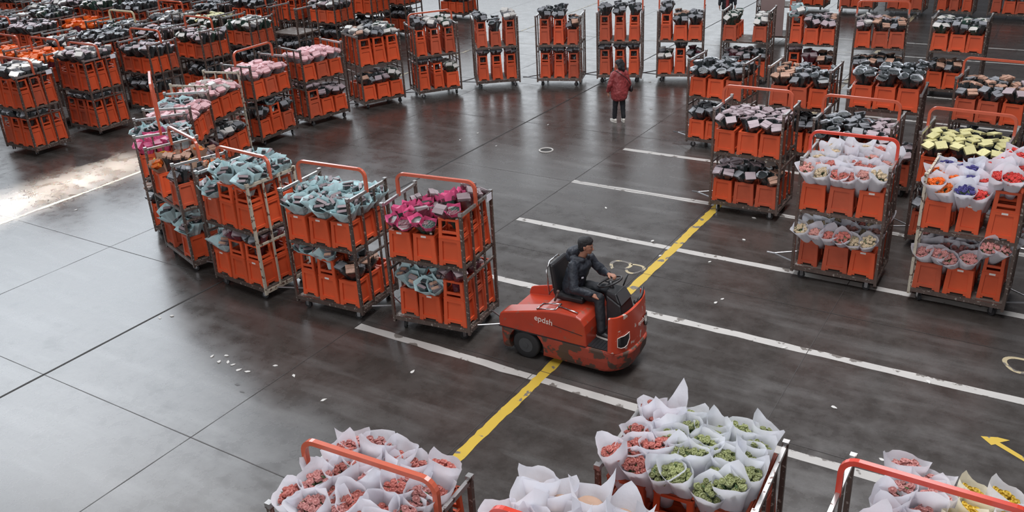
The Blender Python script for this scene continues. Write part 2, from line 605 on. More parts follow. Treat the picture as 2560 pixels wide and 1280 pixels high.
style('lilac', 'lilac-carded', sleeve_mesh, body=dark_sleeve, rim=dark_sleeve, card=lilac_card)
style('dark', 'black-sleeved', sleeve_mesh, body=dark_sleeve, rim=dark_sleeve, card=grey_card, cards=2, card_raise=.0, w=.20)
style('black', 'glossy black', sleeve_mesh, body=dark_sleeve, rim=cello_m, card=dark_sleeve, band=.03, card_raise=-.01)
style('green', 'dark green', sleeve_mesh, body=green_sleeve, rim=green_sleeve, card=pale_card, cards=1, card_raise=-.005)
style('tan', 'tan-carded', sleeve_mesh, body=dark_sleeve, rim=dark_sleeve, card=tan_card)
style('yellow', 'yellow-carded', sleeve_mesh, body=dark_sleeve, rim=dark_sleeve, card=yellow_card, cards=1, w=.20)
style('pale', 'pale-topped', sleeve_mesh, body=dark_sleeve, rim=grey_card, card=pale_card, cards=1)
style('maroon', 'maroon-sleeved', sleeve_mesh, body=maroon_sleeve, rim=maroon_sleeve, card=mauve_card)
style('pink', 'hot pink', sleeve_mesh, body=green_sleeve, rim=hot_pink, card=maroon_sleeve, band=.085, corner=.06, card_raise=-.035, cards=2, sticker=True)
style('pink2', 'hot pink', sleeve_mesh, body=hot_pink, rim=hot_pink, card=hot_pink, band=.06, corner=.02, card_raise=.0, cards=1)
style('rosy', 'pale pink', sleeve_mesh, body=grey_card, rim=pale_pink, card=pale_pink, band=.05)
style('cream', 'cream-topped', sleeve_mesh, body=grey_card, rim=pale_card, card=pale_card, band=.08, corner=.03, cards=1)
style('blue', 'pale blue', fan_mesh, body=pale_blue, rim=dark_sleeve, card=mauve_card)
style('bluegrey', 'blue-grey', fan_mesh, body=pale_blue, rim=mauve_card, card=tan_card, w=.19)
style('orangew', 'orange', sleeve_mesh, body=maroon_sleeve, rim=orange_wrap, card=orange_wrap, band=.08, corner=.03, cards=1)
style('amber', 'amber-flowered', fan_mesh, body=kraft_m, rim=BL['orange'], card=BL['yellow'])


def wrap_mesh(seed, paper, w=.27, d=.22, L_=.46, tall=0.0):
    rg = random.Random(seed)
    m_ = MB()
    n = 20
    pk = rg.randrange(n)
    pk2 = (pk + rg.randrange(7, 13)) % n
    ph = rg.uniform(0, 6)

    def ringz(t):
        out = []
        for i in range(n):
            a = 2 * pi * i / n
            k = .38 + .62 * t ** .95
            x = cos(a) * w / 2 * k
            y = sin(a) * d / 2 * k
            wob = 1 + .05 * sin(3 * a + ph) * t + .035 * sin(7 * a + ph * 2) * t
            z = -L_ + L_ * t
            if t > .7:
                dz = .018 * sin(2 * a + ph)
                for pp, hh in ((pk, .075 + tall), (pk2, .04 + tall * .5)):
                    dd = min((i - pp) % n, (pp - i) % n)
                    e = max(0, 1 - dd / 2.6)
                    dz += hh * e
                    wob += .16 * e * (t - .7) / .3
                z += dz * (t - .7) / .3
            out.append(Vector((x * wob, y * wob, z)))
        return out
    ts = [0, .3, .55, .72, .85, .94, 1]
    rings = [ringz(t) for t in ts]
    m_.loft(rings, 0, True, False)
    return m_, n


def bloom_mesh(seed, m, w, d, count, depth, r=.024):
    rg = random.Random(seed)
    m_ = MB()
    pts = []
    for i in range(count * 30):
        if len(pts) >= count:
            break
        a = rg.uniform(0, 2 * pi)
        q = math.sqrt(rg.random())
        x, y = cos(a) * q * w / 2, sin(a) * q * d / 2
        if all((x - p[0]) ** 2 + (y - p[1]) ** 2 > (r * 1.25) ** 2 for p in pts):
            pts.append((x, y))
    for x, y in pts:
        z = -depth + .03 * (1 - (x / w * 2) ** 2 - (y / d * 2) ** 2) + rg.uniform(-.018, .018)
        rr = r * rg.uniform(.85, 1.15)
        c = Vector((x, y, z))
        R = Matrix.Rotation(rg.uniform(-.5, .5), 3, 'X') @ Matrix.Rotation(rg.uniform(-.5, .5), 3, 'Y')
        # outer petals as a cup, inner bud
        n = 7
        cup = []
        for kz, kr in ((-.9, .35), (-.3, .95), (.5, 1.0), (.75, .8)):
            cup.append([c + R @ Vector((cos(2 * pi * i / n + kz) * rr * kr * (1 + .12 * (i % 2)), sin(2 * pi * i / n + kz) * rr * kr * (1 + .12 * (i % 2)), rr * kz)) for i in range(n)])
        cup.append([c + R @ Vector((cos(2 * pi * i / n) * rr * .5, sin(2 * pi * i / n) * rr * .5, rr * .45)) for i in range(n)])
        cup.append([c + R @ Vector((cos(2 * pi * i / n) * rr * .3, sin(2 * pi * i / n) * rr * .3, rr * .85)) for i in range(n)])
        m_.loft(cup, 0, True, True)
    for i in range(int(count * .9)):
        a = rg.uniform(0, 2 * pi)
        q = math.sqrt(rg.random())
        x, y = cos(a) * q * w / 2, sin(a) * q * d / 2
        z = -depth - .005 + rg.uniform(-.01, .03)
        R = Matrix.Rotation(rg.uniform(0, 6), 3, 'Z') @ Matrix.Rotation(rg.uniform(-.9, .9), 3, 'X')
        m_.add([Vector((x, y, z)) + R @ Vector(v) for v in ((0, -.03, 0), (.011, 0, .006), (0, .032, 0), (-.011, 0, .006))], [(0, 1, 2, 3)], 1)
    # bed of foliage underneath
    m_.add([(cos(2 * pi * i / 12) * w * .5, sin(2 * pi * i / 12) * d * .5, -depth - .03) for i in range(12)], [tuple(range(12))], 1)
    return m_.mesh('rose_blooms', [m, leaf_m])


WR = {}
for pname, pm in (('white', white_paper), ('cream', cream_paper)):
    WR[pname] = []
    for i in range(7):
        m_, n = wrap_mesh(40 + i, pm, tall=.10 if i == 6 else 0)
        WR[pname].append(m_.mesh('paper_wrap', [pm], True))
BM = {}
for k, mt in BL.items():
    small = k in ('violet', 'red', 'orange')
    BM[k] = [bloom_mesh(90 + i, mt, .19, .15, 21, .055 + .025 * (i % 3), .025) for i in range(4)]

m_ = MB()
m_.loft([[(cos(2 * pi * i / 16) * .11, sin(2 * pi * i / 16) * .088, -.10) for i in range(16)], [(cos(2 * pi * i / 16) * .075, sin(2 * pi * i / 16) * .06, -.07) for i in range(16)], [(cos(2 * pi * i / 16) * .02, sin(2 * pi * i / 16) * .02, -.058) for i in range(16)]], 0)
km = m_.mesh('kraft_liner', [kraft_m])
BM['kraft'] = [km] * 4

# ------------------------------------------------------------------ the carts
CW, CD, CHT = 1.35, 1.01, 2.09
SHELF = 1.24
DECK = 0.24


def end_frame_mesh(sx, post_m, top_m, shelf=SHELF):
    m_ = MB()
    x = sx * (CW / 2 - .02)
    for y, a in ((-CD / 2 + .02, .042), (-CD / 6, .028), (CD / 6, .028), (CD / 2 - .02, .042)):
        m_.box((x, y, (CHT + .13) / 2), (a, a, CHT - .13 - (.0 if a > .03 else .05)), 0)
        if a > .03:
            m_.box((x, y, CHT - .005), (a + .012, a + .012, .05), 1)
    m_.box((x, 0, CHT - .03), (.034, CD - .06, .045), 1)
    m_.box((x, 0, shelf - .22), (.03, CD - .06, .034), 0)
    m_.box((x, 0, DECK - .06), (.04, CD - .04, .06), 0)
    return m_.mesh('end_frame', [post_m, top_m])


def board_mesh(name, z, thick, m):
    m_ = MB()
    n = 7
    for i in range(n):
        y = -CD / 2 + .05 + (CD - .1) * (i + .5) / n
        m_.box((0, y, z - .012), (CW - .09, (CD - .1) / n - .016, .022), 0)
    for sy in (-1, 1):
        m_.box((0, sy * (CD / 2 - .02), z - thick / 2), (CW - .05, .035, thick), 1)
    for sx in (-1, 0, 1):
        m_.box((sx * (CW / 2 - .06), 0, z - thick / 2 - .012), (.04, CD - .08, thick * .7), 1)
    return m_.mesh(name, [m, frame_brown])


def handle_mesh(h, m):
    m_ = MB()
    r = .12
    x1 = CW / 2 - .02
    z0, z1 = CHT - .05, CHT + h
    pts = [(-x1, 0, z0), (-x1, 0, z1 - r)]
    for i in range(1, 6):
        a = pi - (pi / 2) * i / 6
        pts.append((-x1 + r + r * cos(a), 0, z1 - r + r * sin(a)))
    pts += [(-x1 + r, 0, z1), (x1 - r, 0, z1)]
    for i in range(1, 6):
        a = pi / 2 - (pi / 2) * i / 6
        pts.append((x1 - r + r * cos(a), 0, z1 - r + r * sin(a)))
    pts += [(x1, 0, z1 - r), (x1, 0, z0)]
    m_.tube(pts, .032, 4, 0)
    return m_.mesh('push_handle', [m])


def caster_mesh():
    m_ = MB()
    m_.box((0, 0, .155), (.08, .07, .012))
    for s_ in (-1, 1):
        m_.box((0, s_ * .026, .10), (.05, .006, .10))
    return m_.mesh('caster', [steel_m])


def wheel_mesh():
    m_ = MB()
    m_.tube([(0, -.02, .062), (0, .02, .062)], .06, 14, 0)
    m_.tube([(0, -.023, .062), (0, .023, .062)], .022, 8, 1)
    return m_.mesh('wheel', [rubber_m, steel_m])


def drawbar_mesh():
    m_ = MB()
    m_.tube([(CW / 2 - .02, -.26, DECK - .06), (CW / 2 + .42, 0, DECK - .08)], .014, 6)
    m_.tube([(CW / 2 - .02, .26, DECK - .06), (CW / 2 + .42, 0, DECK - .08)], .014, 6)
    m_.tube([(CW / 2 + .40, 0, DECK - .08), (CW / 2 + .54, 0, DECK - .08)], .018, 6)
    return m_.mesh('drawbar', [steel_m])


FRAME = {}
for k, (pm, tm) in dict(b=(frame_brown, rail_m), c=(frame_cream, frame_cream)).items():
    for s_ in (-1, 1):
        FRAME[k, s_, SHELF] = end_frame_mesh(s_, pm, tm)
        FRAME[k, s_, 1.75] = end_frame_mesh(s_, pm, tm, 1.2)
DECKM = board_mesh('deck', DECK, .07, deck_m)
SHELFM = {SHELF: board_mesh('shelf', SHELF, .05, deck_m), 1.75: board_mesh('shelf', 1.75, .05, deck_m)}
HANDM = {}
CASTM, WHEELM, DRAWM = caster_mesh(), wheel_mesh(), drawbar_mesh()
m_ = MB(); m_.box((0, 0, 0), (.004, .16, .11)); TAGM = m_.mesh('paper_tag', [mat('white_tag', (0.75, 0.76, 0.82), 0.6)])

ORD = ['zeroth', 'first', 'second', 'third', 'fourth', 'fifth', 'sixth', 'seventh', 'eighth', 'ninth', 'tenth', 'eleventh', 'twelfth', 'thirteenth', 'fourteenth',
       'fifteenth', 'sixteenth', 'seventeenth', 'eighteenth', 'nineteenth', 'twentieth']
NUM = ['zero', 'one', 'two', 'three', 'four', 'five', 'six', 'seven', 'eight', 'nine', 'ten']

crate_items, bunch_items = [], []   # candidates, ranked later
ALLC = []


def make_cart(pose, desc, cartlabel, up_, lo_, ends, handle=.31, hm=None, frame='bb', shelf=SHELF, near=True, drawbar=1, tagp=False, group='flower carts'):
    x, y, a = pose
    root = link('flower_cart', None)
    root.location = (x, y, 0)
    root.rotation_euler = (0, 0, a)
    tag(root, cartlabel, 'cart', group)
    link('end_frame', FRAME[frame[0], -1, shelf], root)
    link('end_frame', FRAME[frame[1], 1, shelf], root)
    link('deck', DECKM, root)
    link('shelf', SHELFM[shelf], root)
    if handle:
        hm = hm or handle_m
        if (handle, hm.name) not in HANDM:
            HANDM[handle, hm.name] = handle_mesh(handle, hm)
        h_ = link('push_handle', HANDM[handle, hm.name], root)
    for sx in (-1, 1):
        for sy in (-1, 1):
            c = link('caster', CASTM, root)
            c.location = (sx * (CW / 2 - .16), sy * (CD / 2 - .10), 0)
            c.rotation_euler = (0, 0, random.uniform(0, 6))
            if near:
                link('wheel', WHEELM, c)
    if drawbar:
        d = link('drawbar', DRAWM, root)
        if drawbar < 0:
            d.rotation_euler = (0, 0, pi)
    if tagp:
        t = link('paper_tag', TAGM, root)
        t.location = (CW / 2 + .006, CD / 2 - .12, CHT - .06)
    MW = Matrix.Translation((x, y, 0)) @ Matrix.Rotation(a, 4, 'Z')
    camloc = MW.inverted() @ CAMP
    dist = (Vector((x, y, 1)) - CAMP).length
    rng = random.Random(int(abs(x) * 100 + abs(y) * 1000))
    for lev, (pat, sty) in (('upper', up_), ('lower', lo_)):
        if not pat:
            continue
        z = shelf if lev == 'upper' else DECK
        cols = pat.split()
        colx = [(-.425 + .425 * i) for i in range(3)]
        sidecol = 2 if camloc.x > 0 else 0
        for ci, pc in enumerate(cols):
            if pc[0] == '.':
                continue
            wide = pc[0] in 'wC'
            coll = pc[0] in 'cC'
            rows = 3 if wide else 2
            pitch = .322 if wide else .42
            for ri in range(rows):
                if len(pc) > 1 and str(ri) in pc[1:]:
                    continue
                cx = colx[ci] + rng.uniform(-.012, .012)
                cy = (ri - (rows - 1) / 2) * pitch + rng.uniform(-.008, .008)
                rot = rng.uniform(-.05, .05)
                rowi = ri if rows == 3 else ri * 2
                vis = 1.0 if ri == 0 else (.55 if (ci == sidecol and abs(camloc.x) > abs(camloc.y) * .25) else (.2 if lev == 'upper' else .06))
                crate_items.append(dict(M=MW @ Matrix.Translation((cx, cy, z)) @ Matrix.Rotation(rot, 4, 'Z'), key='w' if wide else 'n', coll=coll,
                                        score=vis / dist, wv=rng.random() < .3, stk=rng.random() < .4,
                                        pos=('front', 'middle', 'rear')[rowi], end=(ends[0], 'middle', ends[1])[ci], lev=lev, desc=desc))
                # bunches of this crate
                st = sty[ci] if isinstance(sty, (list, tuple)) else sty
                if isinstance(st, (list, tuple)):
                    st = st[min(ri, len(st) - 1)]
                if st is None or isinstance(st, dict):
                    continue
                if lev == 'lower' and ri == rows - 1 and ri > 0:
                    continue
                top = z + CH + (.28 if coll else 0) + (.27 if st in ('blue', 'bluegrey', 'amber', 'pink') else .22) + (0 if near else .05)
                for bi in range(2):
                    for bj in range(2):
                        if rng.random() < .05:
                            continue
                        bw, bd = (.105, .085) if wide else (.085, .10)
                        dx, dy = (bi - .5) * 2 * bw, (bj - .5) * 2 * bd
                        px = cx + dx * 1.0 + rng.uniform(-.012, .012)
                        py = cy + dy * 1.0 + rng.uniform(-.012, .012)
                        tz = top + rng.uniform(-.07, .07) * (.5 if st in ('lilac', 'yellow', 'pale', 'rosy') else 1) + .03 * (1 - abs(px) / .6) - (.035 if ri == 0 and bj == 0 else 0)
                        if st in ('dark', 'black', 'green', 'black/dark', 'green/dark'):
                            tz += rng.uniform(.0, .08)
                        if ri == 0 and bj == 0:
                            py -= .045
                        fan = st in ('blue', 'bluegrey', 'amber')
                        sp = 1.2 if fan else 1.03
                        tp_ = Vector((cx + (px - cx) * sp + rng.uniform(-.02, .02), cy + (py - cy) * sp + rng.uniform(-.02, .02), min(tz, (shelf - .10) if lev == 'lower' else 9)))
                        bs_ = Vector((cx + dx * .55, cy + dy * .55, z + CH + (.28 if coll else 0) - .02))
                        Q = (tp_ - bs_).to_track_quat('Z', 'Y').to_matrix().to_4x4()
                        if ri == 0 and bj == 0:
                            Q = Q @ Matrix.Rotation(.12, 4, 'X')
                        Mb = MW @ Matrix.Translation(tp_) @ Q @ Matrix.Rotation(rng.uniform(-.3, .3) + (pi if rng.random() < .5 else 0), 4, 'Z')
                        v = (.9 if lev == 'upper' else .5) * (1 if ri == 0 else .75 if lev == 'upper' else .25)
                        st2 = st
                        if '/' in st:
                            st2 = rng.choice(st.split('/'))
                        bunch_items.append(dict(M=Mb, st=st2, var=rng.randrange(4), score=v / dist, row=(ri * 2 + bj + 1), col=(ci * 2 + bi + 1), lev=lev, desc=desc, end=ends[0]))
        # white wrapped bunches on a grid of the shelf
        if isinstance(sty, dict):
            nx, ny = sty['n']
            for i in range(nx):
                for j in range(ny):
                    b = sty['f'](i, j, rng)
                    if not b:
                        continue
                    px = (-.5 + (i + .5) / nx) * 1.24 + rng.uniform(-.02, .02) + (.03 if j % 2 else -.03)
                    py = (-.5 + (j + .5) / ny) * .98 + rng.uniform(-.02, .02)
                    top = z + CH + (.26 if sty.get('auto') and cols[min(2, int(i / nx * 3))][0] in 'cC' else 0) + sty.get('h', .20) + rng.uniform(-1, 1.2) * sty.get('jz', .035) + sty.get('rise', 0) * j
                    sc_ = sty.get('s', 1)
                    tp_ = Vector((px * sty.get('sp', 1.03) + rng.uniform(-.05, .05), py * 1.06 + rng.uniform(-.05, .05) + sty.get('lean', 0) * (.28 if j == 0 else .12), min(top, (shelf - .07) if lev == 'lower' else 9)))
                    bs_ = Vector((px * .90, max(py * .88, -.36), min(tp_.z - .2, z + CH + (.28 if (cols[min(2, int(i / nx * 3))][0] in 'cC') else 0) - .02)))
                    Mb = MW @ Matrix.Translation(tp_) @ (tp_ - bs_).to_track_quat('Z', 'Y').to_matrix().to_4x4() @ Matrix.Rotation(rng.uniform(-.6, .6) + (pi if rng.random() < .5 else 0), 4, 'Z') @ Matrix.Scale(sc_, 4)
                    v = 1.3 if lev == 'upper' else (.8 if j < 2 else .2)
                    bunch_items.append(dict(M=Mb, st='W', paper=b[0], bloom=b[1], var=rng.randrange(6) if len(b) < 3 else b[2], score=v / dist, row=j + 1, col=i + 1, lev=lev, desc=desc, end=ends[0]))
    ALLC.append((root, dist))
    return root


# ---- the train behind the tractor
TE, TT = 'tractor-end', 'tail-end'
G = 'train of flower carts'


def train(i, pose, up_, lo_, look, flip=False, **kw):
    d = ('cart right behind the tractor'.replace('right ', '') if i == 1 else ORD[i] + ' cart behind the tractor')
    lab = look + (' coupled to the orange tractor' if i == 1 else ', ' + ORD[i] + ' in the tractor train')
    ends = (TE, TT) if flip else (TT, TE)
    return make_cart(pose, d, lab, up_, lo_, ends, group=G, drawbar=(-1 if flip else 1), **kw)


train(1, (-7.69, 9.80, .124), ('w w C', ['pink/pink/maroon', 'pink/pink/pink/maroon', 'pink/maroon']), ('n w C', ['bluegrey', 'bluegrey/blue', 'maroon']), 'cart of hot pink bunches', tagp=True)
train(2, (-9.55, 9.58, .075), ('w w w', 'blue'), ('c C w', ['blue', 'bluegrey', 'dark/tan']), 'cart heaped with pale blue bunches')
train(3, (-11.42, 9.48, -.069), ('w C C', 'blue'), ('w C C', ['bluegrey', 'bluegrey/maroon', 'maroon/dark']), 'cart of blue bunches with a cream end frame', frame='bc')
train(4, (-13.29, 9.80, -.314), ('w . w', ['amber/tan', None, 'amber/dark']), ('w . w', 'blue'), 'half-empty cart with amber flowers')
train(5, (-15.15, 10.73, -.646), ('w w w', [['blue', 'blue', 'rosy'], ['pink2', 'pink2', 'blue'], ['pink2', 'pink2', 'blue']]), ('w w w', 'dark/tan'), 'cart of pink and blue bunches with a raised handle', handle=.92)
train(6, (-16.40, 12.15, 2.14), ('w w w', [['rosy', 'rosy', 'rosy'], ['rosy', 'rosy', 'blue'], ['rosy', 'blue', 'blue']]), ('w w w', 'maroon/tan'), 'cart of pale pink and blue bunches', flip=True, handle=0)
train(7, (-17.41, 13.80, 1.836), ('w w w', 'cream/rosy'), ('w w w', 'dark/pale'), 'cart of cream-topped bunches', flip=True, handle=0, frame='cc')
train(8, (-17.77, 15.71, 1.603), ('w w w', 'rosy'), ('w C w', ['dark', 'dark/blue', 'dark']), 'cart of pale pink bunches under an orange handle', flip=True)
train(9, (-17.68, 17.65, 1.353), ('w w w', 'rosy'), ('C w w', 'lilac'), 'cart of pale pink over lilac bunches', flip=True, handle=0)
train(10, (-17.24, 19.63, 1.149), ('C C C', ['tan/pale', 'pale/dark', 'pale/green']), ('w w w', ['tan/dark', 'dark/lilac', 'green']), 'cart with collared crates above', flip=True, handle=0)
train(11, (-16.26, 21.19, .935), ('c c c', ['dark', 'pale', 'pale/green']), ('c c w', ['dark', 'dark', 'pale/green']), 'cart with narrow collared crates and orange handle', flip=True)
train(12, (-15.07, 22.75, .669), ('c n c', ['pale/dark', 'black', 'pale']), ('c c c', 'dark/lilac'), 'cart with a low crate between two collared ones', flip=True, handle=0)
train(13, (-13.29, 23.65, .330), ('c c n', ['dark', 'dark', 'tan/dark']), ('c c c', ['dark', 'dark', 'pale/dark']), 'cart with gaps between its collared crates', flip=True, handle=0)
train(14, (-11.80, 24.66, .365), ('c c c', 'dark'), ('c c c', 'dark'), 'cart of black bunches behind the red-coated person', flip=True, handle=.5)
train(15, (-10.16, 25.38, .326), ('c w w', ['dark', 'tan/dark', 'dark']), ('w c w', ['pale/green', 'dark', 'dark/maroon']), 'tall-handled cart of black bunches', flip=True, handle=.5)
train(16, (-8.28, 25.85, .107), ('w . w', ['green', None, 'green/pale']), ('w w w', ['maroon/dark', 'lilac/dark', 'dark']), 'cart with an empty gap on its upper shelf', flip=True, handle=0)
train(17, (-6.48, 26.02, .154), ('c w w', ['pale/blue', 'dark/lilac', 'tan/lilac']), ('c w w', ['lilac', 'maroon', 'tan/dark']), 'cart of lilac and tan bunches', flip=True, handle=.4)
train(18, (-4.70, 26.13, .189), ('w w w', ['lilac/pale', 'lilac/tan', 'tan/dark']), ('w w w', ['dark/tan', 'tan/dark', 'dark/tan']), 'cart of pinkish and tan bunches', flip=True, handle=.31)
train(19, (-2.75, 26.3, .0), ('w w w', 'green/dark'), ('w w .', 'dark/tan'), 'cart of spreading green bunches', flip=True, handle=0)

# ---- stall rows on the far side of the yellow line
AE, DE = 'aisle-end', 'stall-end'
GS = 'carts parked in the stall rows'
make_cart((-4.96, 16.28, 0), 'aisle cart of the middle row', 'cart of lilac-topped bunches at the end of the yellow line', ('w w w', 'lilac'), ('w w w', ['lilac', 'lilac/dark', 'black/tan']), (AE, DE), group=GS, drawbar=-1)
make_cart((-3.10, 16.28, -.026), 'second cart of the middle row', 'cart of black and lilac bunches between lilac and yellow-topped carts', ('w w w', ['black', 'black/dark', 'lilac']), ('w w w', 'dark'), (AE, DE), group=GS)
make_cart((-1.30, 16.10, -.063), 'third cart of the middle row', 'cart of bunches topped with yellow cards', ('w w w', 'yellow'), ('w w w', 'dark'), (AE, DE), group=GS)
make_cart((-6.86, 19.81, -.044), 'aisle cart of the rear row', 'handleless cart of glossy black bunches beside the open aisle', ('w w w', ['black', 'black/dark', 'dark']), ('w w w', 'black/dark'), (AE, DE), handle=0, group=GS, drawbar=-1)
make_cart((-5.00, 19.76, -.006), 'second cart of the rear row', 'handleless cart of black bunches with one tan-topped corner', ('w w w', ['tan', 'dark', 'black']), ('w w w', 'dark'), (AE, DE), handle=0, group=GS)
make_cart((-3.05, 18.45, .05), 'third cart of the rear row', 'cart with raised shelf and glossy crinkled bunches', ('w w w', ['black', 'black', 'black']), ('w w w', 'dark/lilac'), (AE, DE), handle=0, shelf=1.75, group=GS)
make_cart((-1.28, 20.0, -.10), 'fourth cart of the rear row', 'orange-handled cart of tan and black bunches by the far white lines', ('w w w', ['dark/tan', 'dark/tan', 'tan/lilac']), ('w w w', 'dark'), (AE, DE), group=GS)


def f_w1u(i, j, r):
    return ('white', r.choice(['blush', 'coral', 'cream']))


def f_w1l(i, j, r):
    return ('white', 'cream' if j < 2 and i in (0, 4) else r.choice(['blush', 'coral', 'cream']))


def f_w2u(i, j, r):
    return ('white', 'orange' if i < 2 and j < 3 else 'violet' if i < 3 else 'red')


make_cart((-2.73, 14.11, .015), 'cart of white-wrapped bunches', 'cart of white-wrapped bunches under a bright orange handle', ('w w w', dict(n=(6, 4), f=f_w1u, lean=-.5, h=.27, s=1.2, rise=.05, jz=.06)), ('n w w', dict(n=(6, 4), f=f_w1l, lean=-.6, h=.24, s=1.12, rise=.03)), (AE, DE), hm=handle_red, group=GS, drawbar=-1)
make_cart((-0.90, 14.10, -.025), 'cart with orange and violet flowers', 'white-wrapped orange, violet and red flowers on a cream-railed cart', ('w n C', dict(n=(6, 4), f=f_w2u, auto=1, lean=-.5, h=.27, s=1.2, rise=.05, jz=.06)), ('w w c', dict(n=(6, 4), f=lambda i, j, r: ('white', 'rose'), auto=1, lean=-.45, h=.22, s=1.15)), (AE, DE), handle=0, frame='cb', group=GS)


def f_n1(i, j, r):
    return ('white', r.choice(['coral', 'rose']))


def f_n2(i, j, r):
    if i < 2:
        return ('white', r.choice(['coral', 'rose']), 6) if j > 3 and i == 1 else ('white', r.choice(['coral', 'rose']))
    return ('white', 'green')


def f_n3(i, j, r):
    return None if i == 0 else ('white', 'rose') if i < 3 else ('cream' if i == 3 else 'white', 'yellow')


def f_n0(i, j, r):
    return ('cream', 'red') if (i, j) == (4, 3) else ('white', 'kraft', 6) if r.random() < .4 else ('white', 'kraft')


GN = 'carts of white-wrapped roses below the balcony'
make_cart((-4.25, 4.20, .065), 'cart of coral roses', 'cart of white-wrapped coral roses under a dull orange handle', ('C C C', dict(n=(5, 5), f=f_n1, sp=.97, h=.52, s=1.22)), ('w w w', None), (AE, DE), group=GN)
make_cart((-2.13, 5.87, .046), 'cart of green roses', 'handleless cart of white-wrapped green and coral roses', ('C C C', dict(n=(6, 5), f=f_n2, sp=.95, h=.54, s=1.12)), ('w w w', dict(n=(6, 5), f=f_n1)), (AE, DE), handle=0, group=GN)
make_cart((-.31, 5.98, .0), 'cart of yellow roses', 'cart of white-wrapped pink and yellow roses under a glossy red handle', ('. C C', dict(n=(5, 5), f=f_n3, h=.50, s=1.2)), ('w w w', None), (AE, DE), hm=handle_red, group=GN)
make_cart((-2.42, 4.25, .04), 'cart of brown-centred wraps', 'cart of tall white wraps with brown centres beside the coral roses', ('C C C', dict(n=(5, 5), f=f_n0, h=.72, s=1.2)), ('w w w', None), (AE, DE), hm=handle_red, group=GN)

# ---- the parked block on the far side of the bright aisle
GB = 'carts parked in the packed block'


def inframe(p):
    d = Vector(p) - CAMP
    z = d.dot(fwd)
    return (1280 + F_PX * d.dot(r2) / z, 640 - F_PX * d.dot(u2) / z)


spec = {
    (0, 0): ('pale/dark', 'dark', 'C'), (0, 1): ('pale/lilac', 'dark', 'C'), (0, 2): ('dark/lilac', 'dark', 'w'), (0, 3): ('green/lilac', 'dark', 'w'), (0, 4): ('green/pale', 'dark', 'w'), (0, 5): (None, 'dark', 'w'),
    (1, 1): ('orangew', 'dark', 'w'), (1, 2): ('dark/black', 'dark', 'C'), (1, 3): ('lilac/dark', 'dark', 'w'), (2, 2): ('pale/black', 'dark', 'w'), (3, 3): ('orangew', 'dark', 'w'),
    (2, 1): ('orangew', 'dark', 'w'), (1, 4): ('yellow/green', 'dark', 'w'), (0, 10): ('rosy/lilac', 'dark', 'w'), (0, 7): ('pale/rosy', 'dark', 'C'), (0, 8): ('rosy', 'dark', 'w'),
}
rb = random.Random(5)
for k in range(0, 11):
    for j in range(0, 9):
        x, y = -22.98 - 1.87 * j + rb.uniform(-.05, .05), 12.5 + 1.96 * k + rb.uniform(-.05, .05)
        if k == 9 or (k == 10 and j > 0):
            continue
        u, v = inframe((x, y, 2.3))
        ub, vb = inframe((x, y - .5, .2))
        if u < -60 or vb < -5 or u > 1500:
            continue
        if v < -70 and j > 3:
            continue
        st = spec.get((j, k), (rb.choice(['dark/lilac', 'dark', 'dark/pale', 'black/dark', 'green/dark', 'lilac/pale']), 'dark', rb.choice('wwC')))
        up_ = ((st[2] + ' ') * 3).strip() if st[0] else ''
        lowp = 'C C C' if j == 0 and k < 2 else 'w w w'
        dsc = ('%s row, %s cart in' % (ORD[k + 1], ORD[j + 1]))
        lab = 'cart in row %s of the packed block, %s from the bright aisle' % (NUM[k + 1] if k < 10 else 'eleven', ORD[j + 1])
        hnd = .31 if (j, k) in ((0, 0), (0, 1), (0, 2), (1, 1), (2, 1), (0, 3)) or (rb.random() < .45 and not (j == 0)) else 0
        make_cart((x, y, rb.uniform(-.06, .04)), 'block row %s, %s cart in' % (NUM[k + 1] if k < 10 else 'eleven', ORD[j + 1]), lab, (up_, st[0]), (lowp, st[1]) if j == 0 else ('', None),
                  (DE, AE), handle=hnd, hm=(handle_cream if (j, k) == (2, 3) else handle_m), group=GB, near=False, drawbar=0, tagp=(j == 0 and k in (0, 1, 3, 5)))

# ---- far row at the top of the view
GF = 'carts in the far row'
for i, (x, u_, l_) in enumerate(((-9.6, 'dark', 'tan/dark'), (-7.75, 'dark', 'tan/dark'), (-5.95, 'dark', 'dark'), (-4.25, 'dark', 'dark/lilac'), (-2.45, 'rosy', 'pale/rosy'))):
    make_cart((x, 37.7, rb.uniform(-.05, .05)), '%s cart of the far row' % ORD[i + 1], 'cart against the dark far side, %s along its row' % ORD[i + 1], ('', None), (('w w w', 'w w w', 'w w w', 'c c c', 'c w w')[i], l_), (AE, DE), handle=0, group=GF, near=False, drawbar=0)
xc = make_cart((-9.1, 31.6, .12), 'lone far cart', 'lone cart carrying a tall brown board', ('', None), ('w . .', 'dark'), (AE, DE), handle=.4, group=GF, near=False, drawbar=0)
m_ = MB(); m_.box((0, 0, .8), (.78, .04, 1.6)); bd = m_.build('board', [mat('brownish_board', (0.24, 0.17, 0.16), 0.6, var=.2, scale=3)])
bd.location = (-9.15, 31.05, DECK + .0); bd.rotation_euler = (0, 0, .12)
tag(bd, 'tall flat brown board standing on the lone far cart', 'board')

# ------------------------------------------------------------------ emit crates and bunches


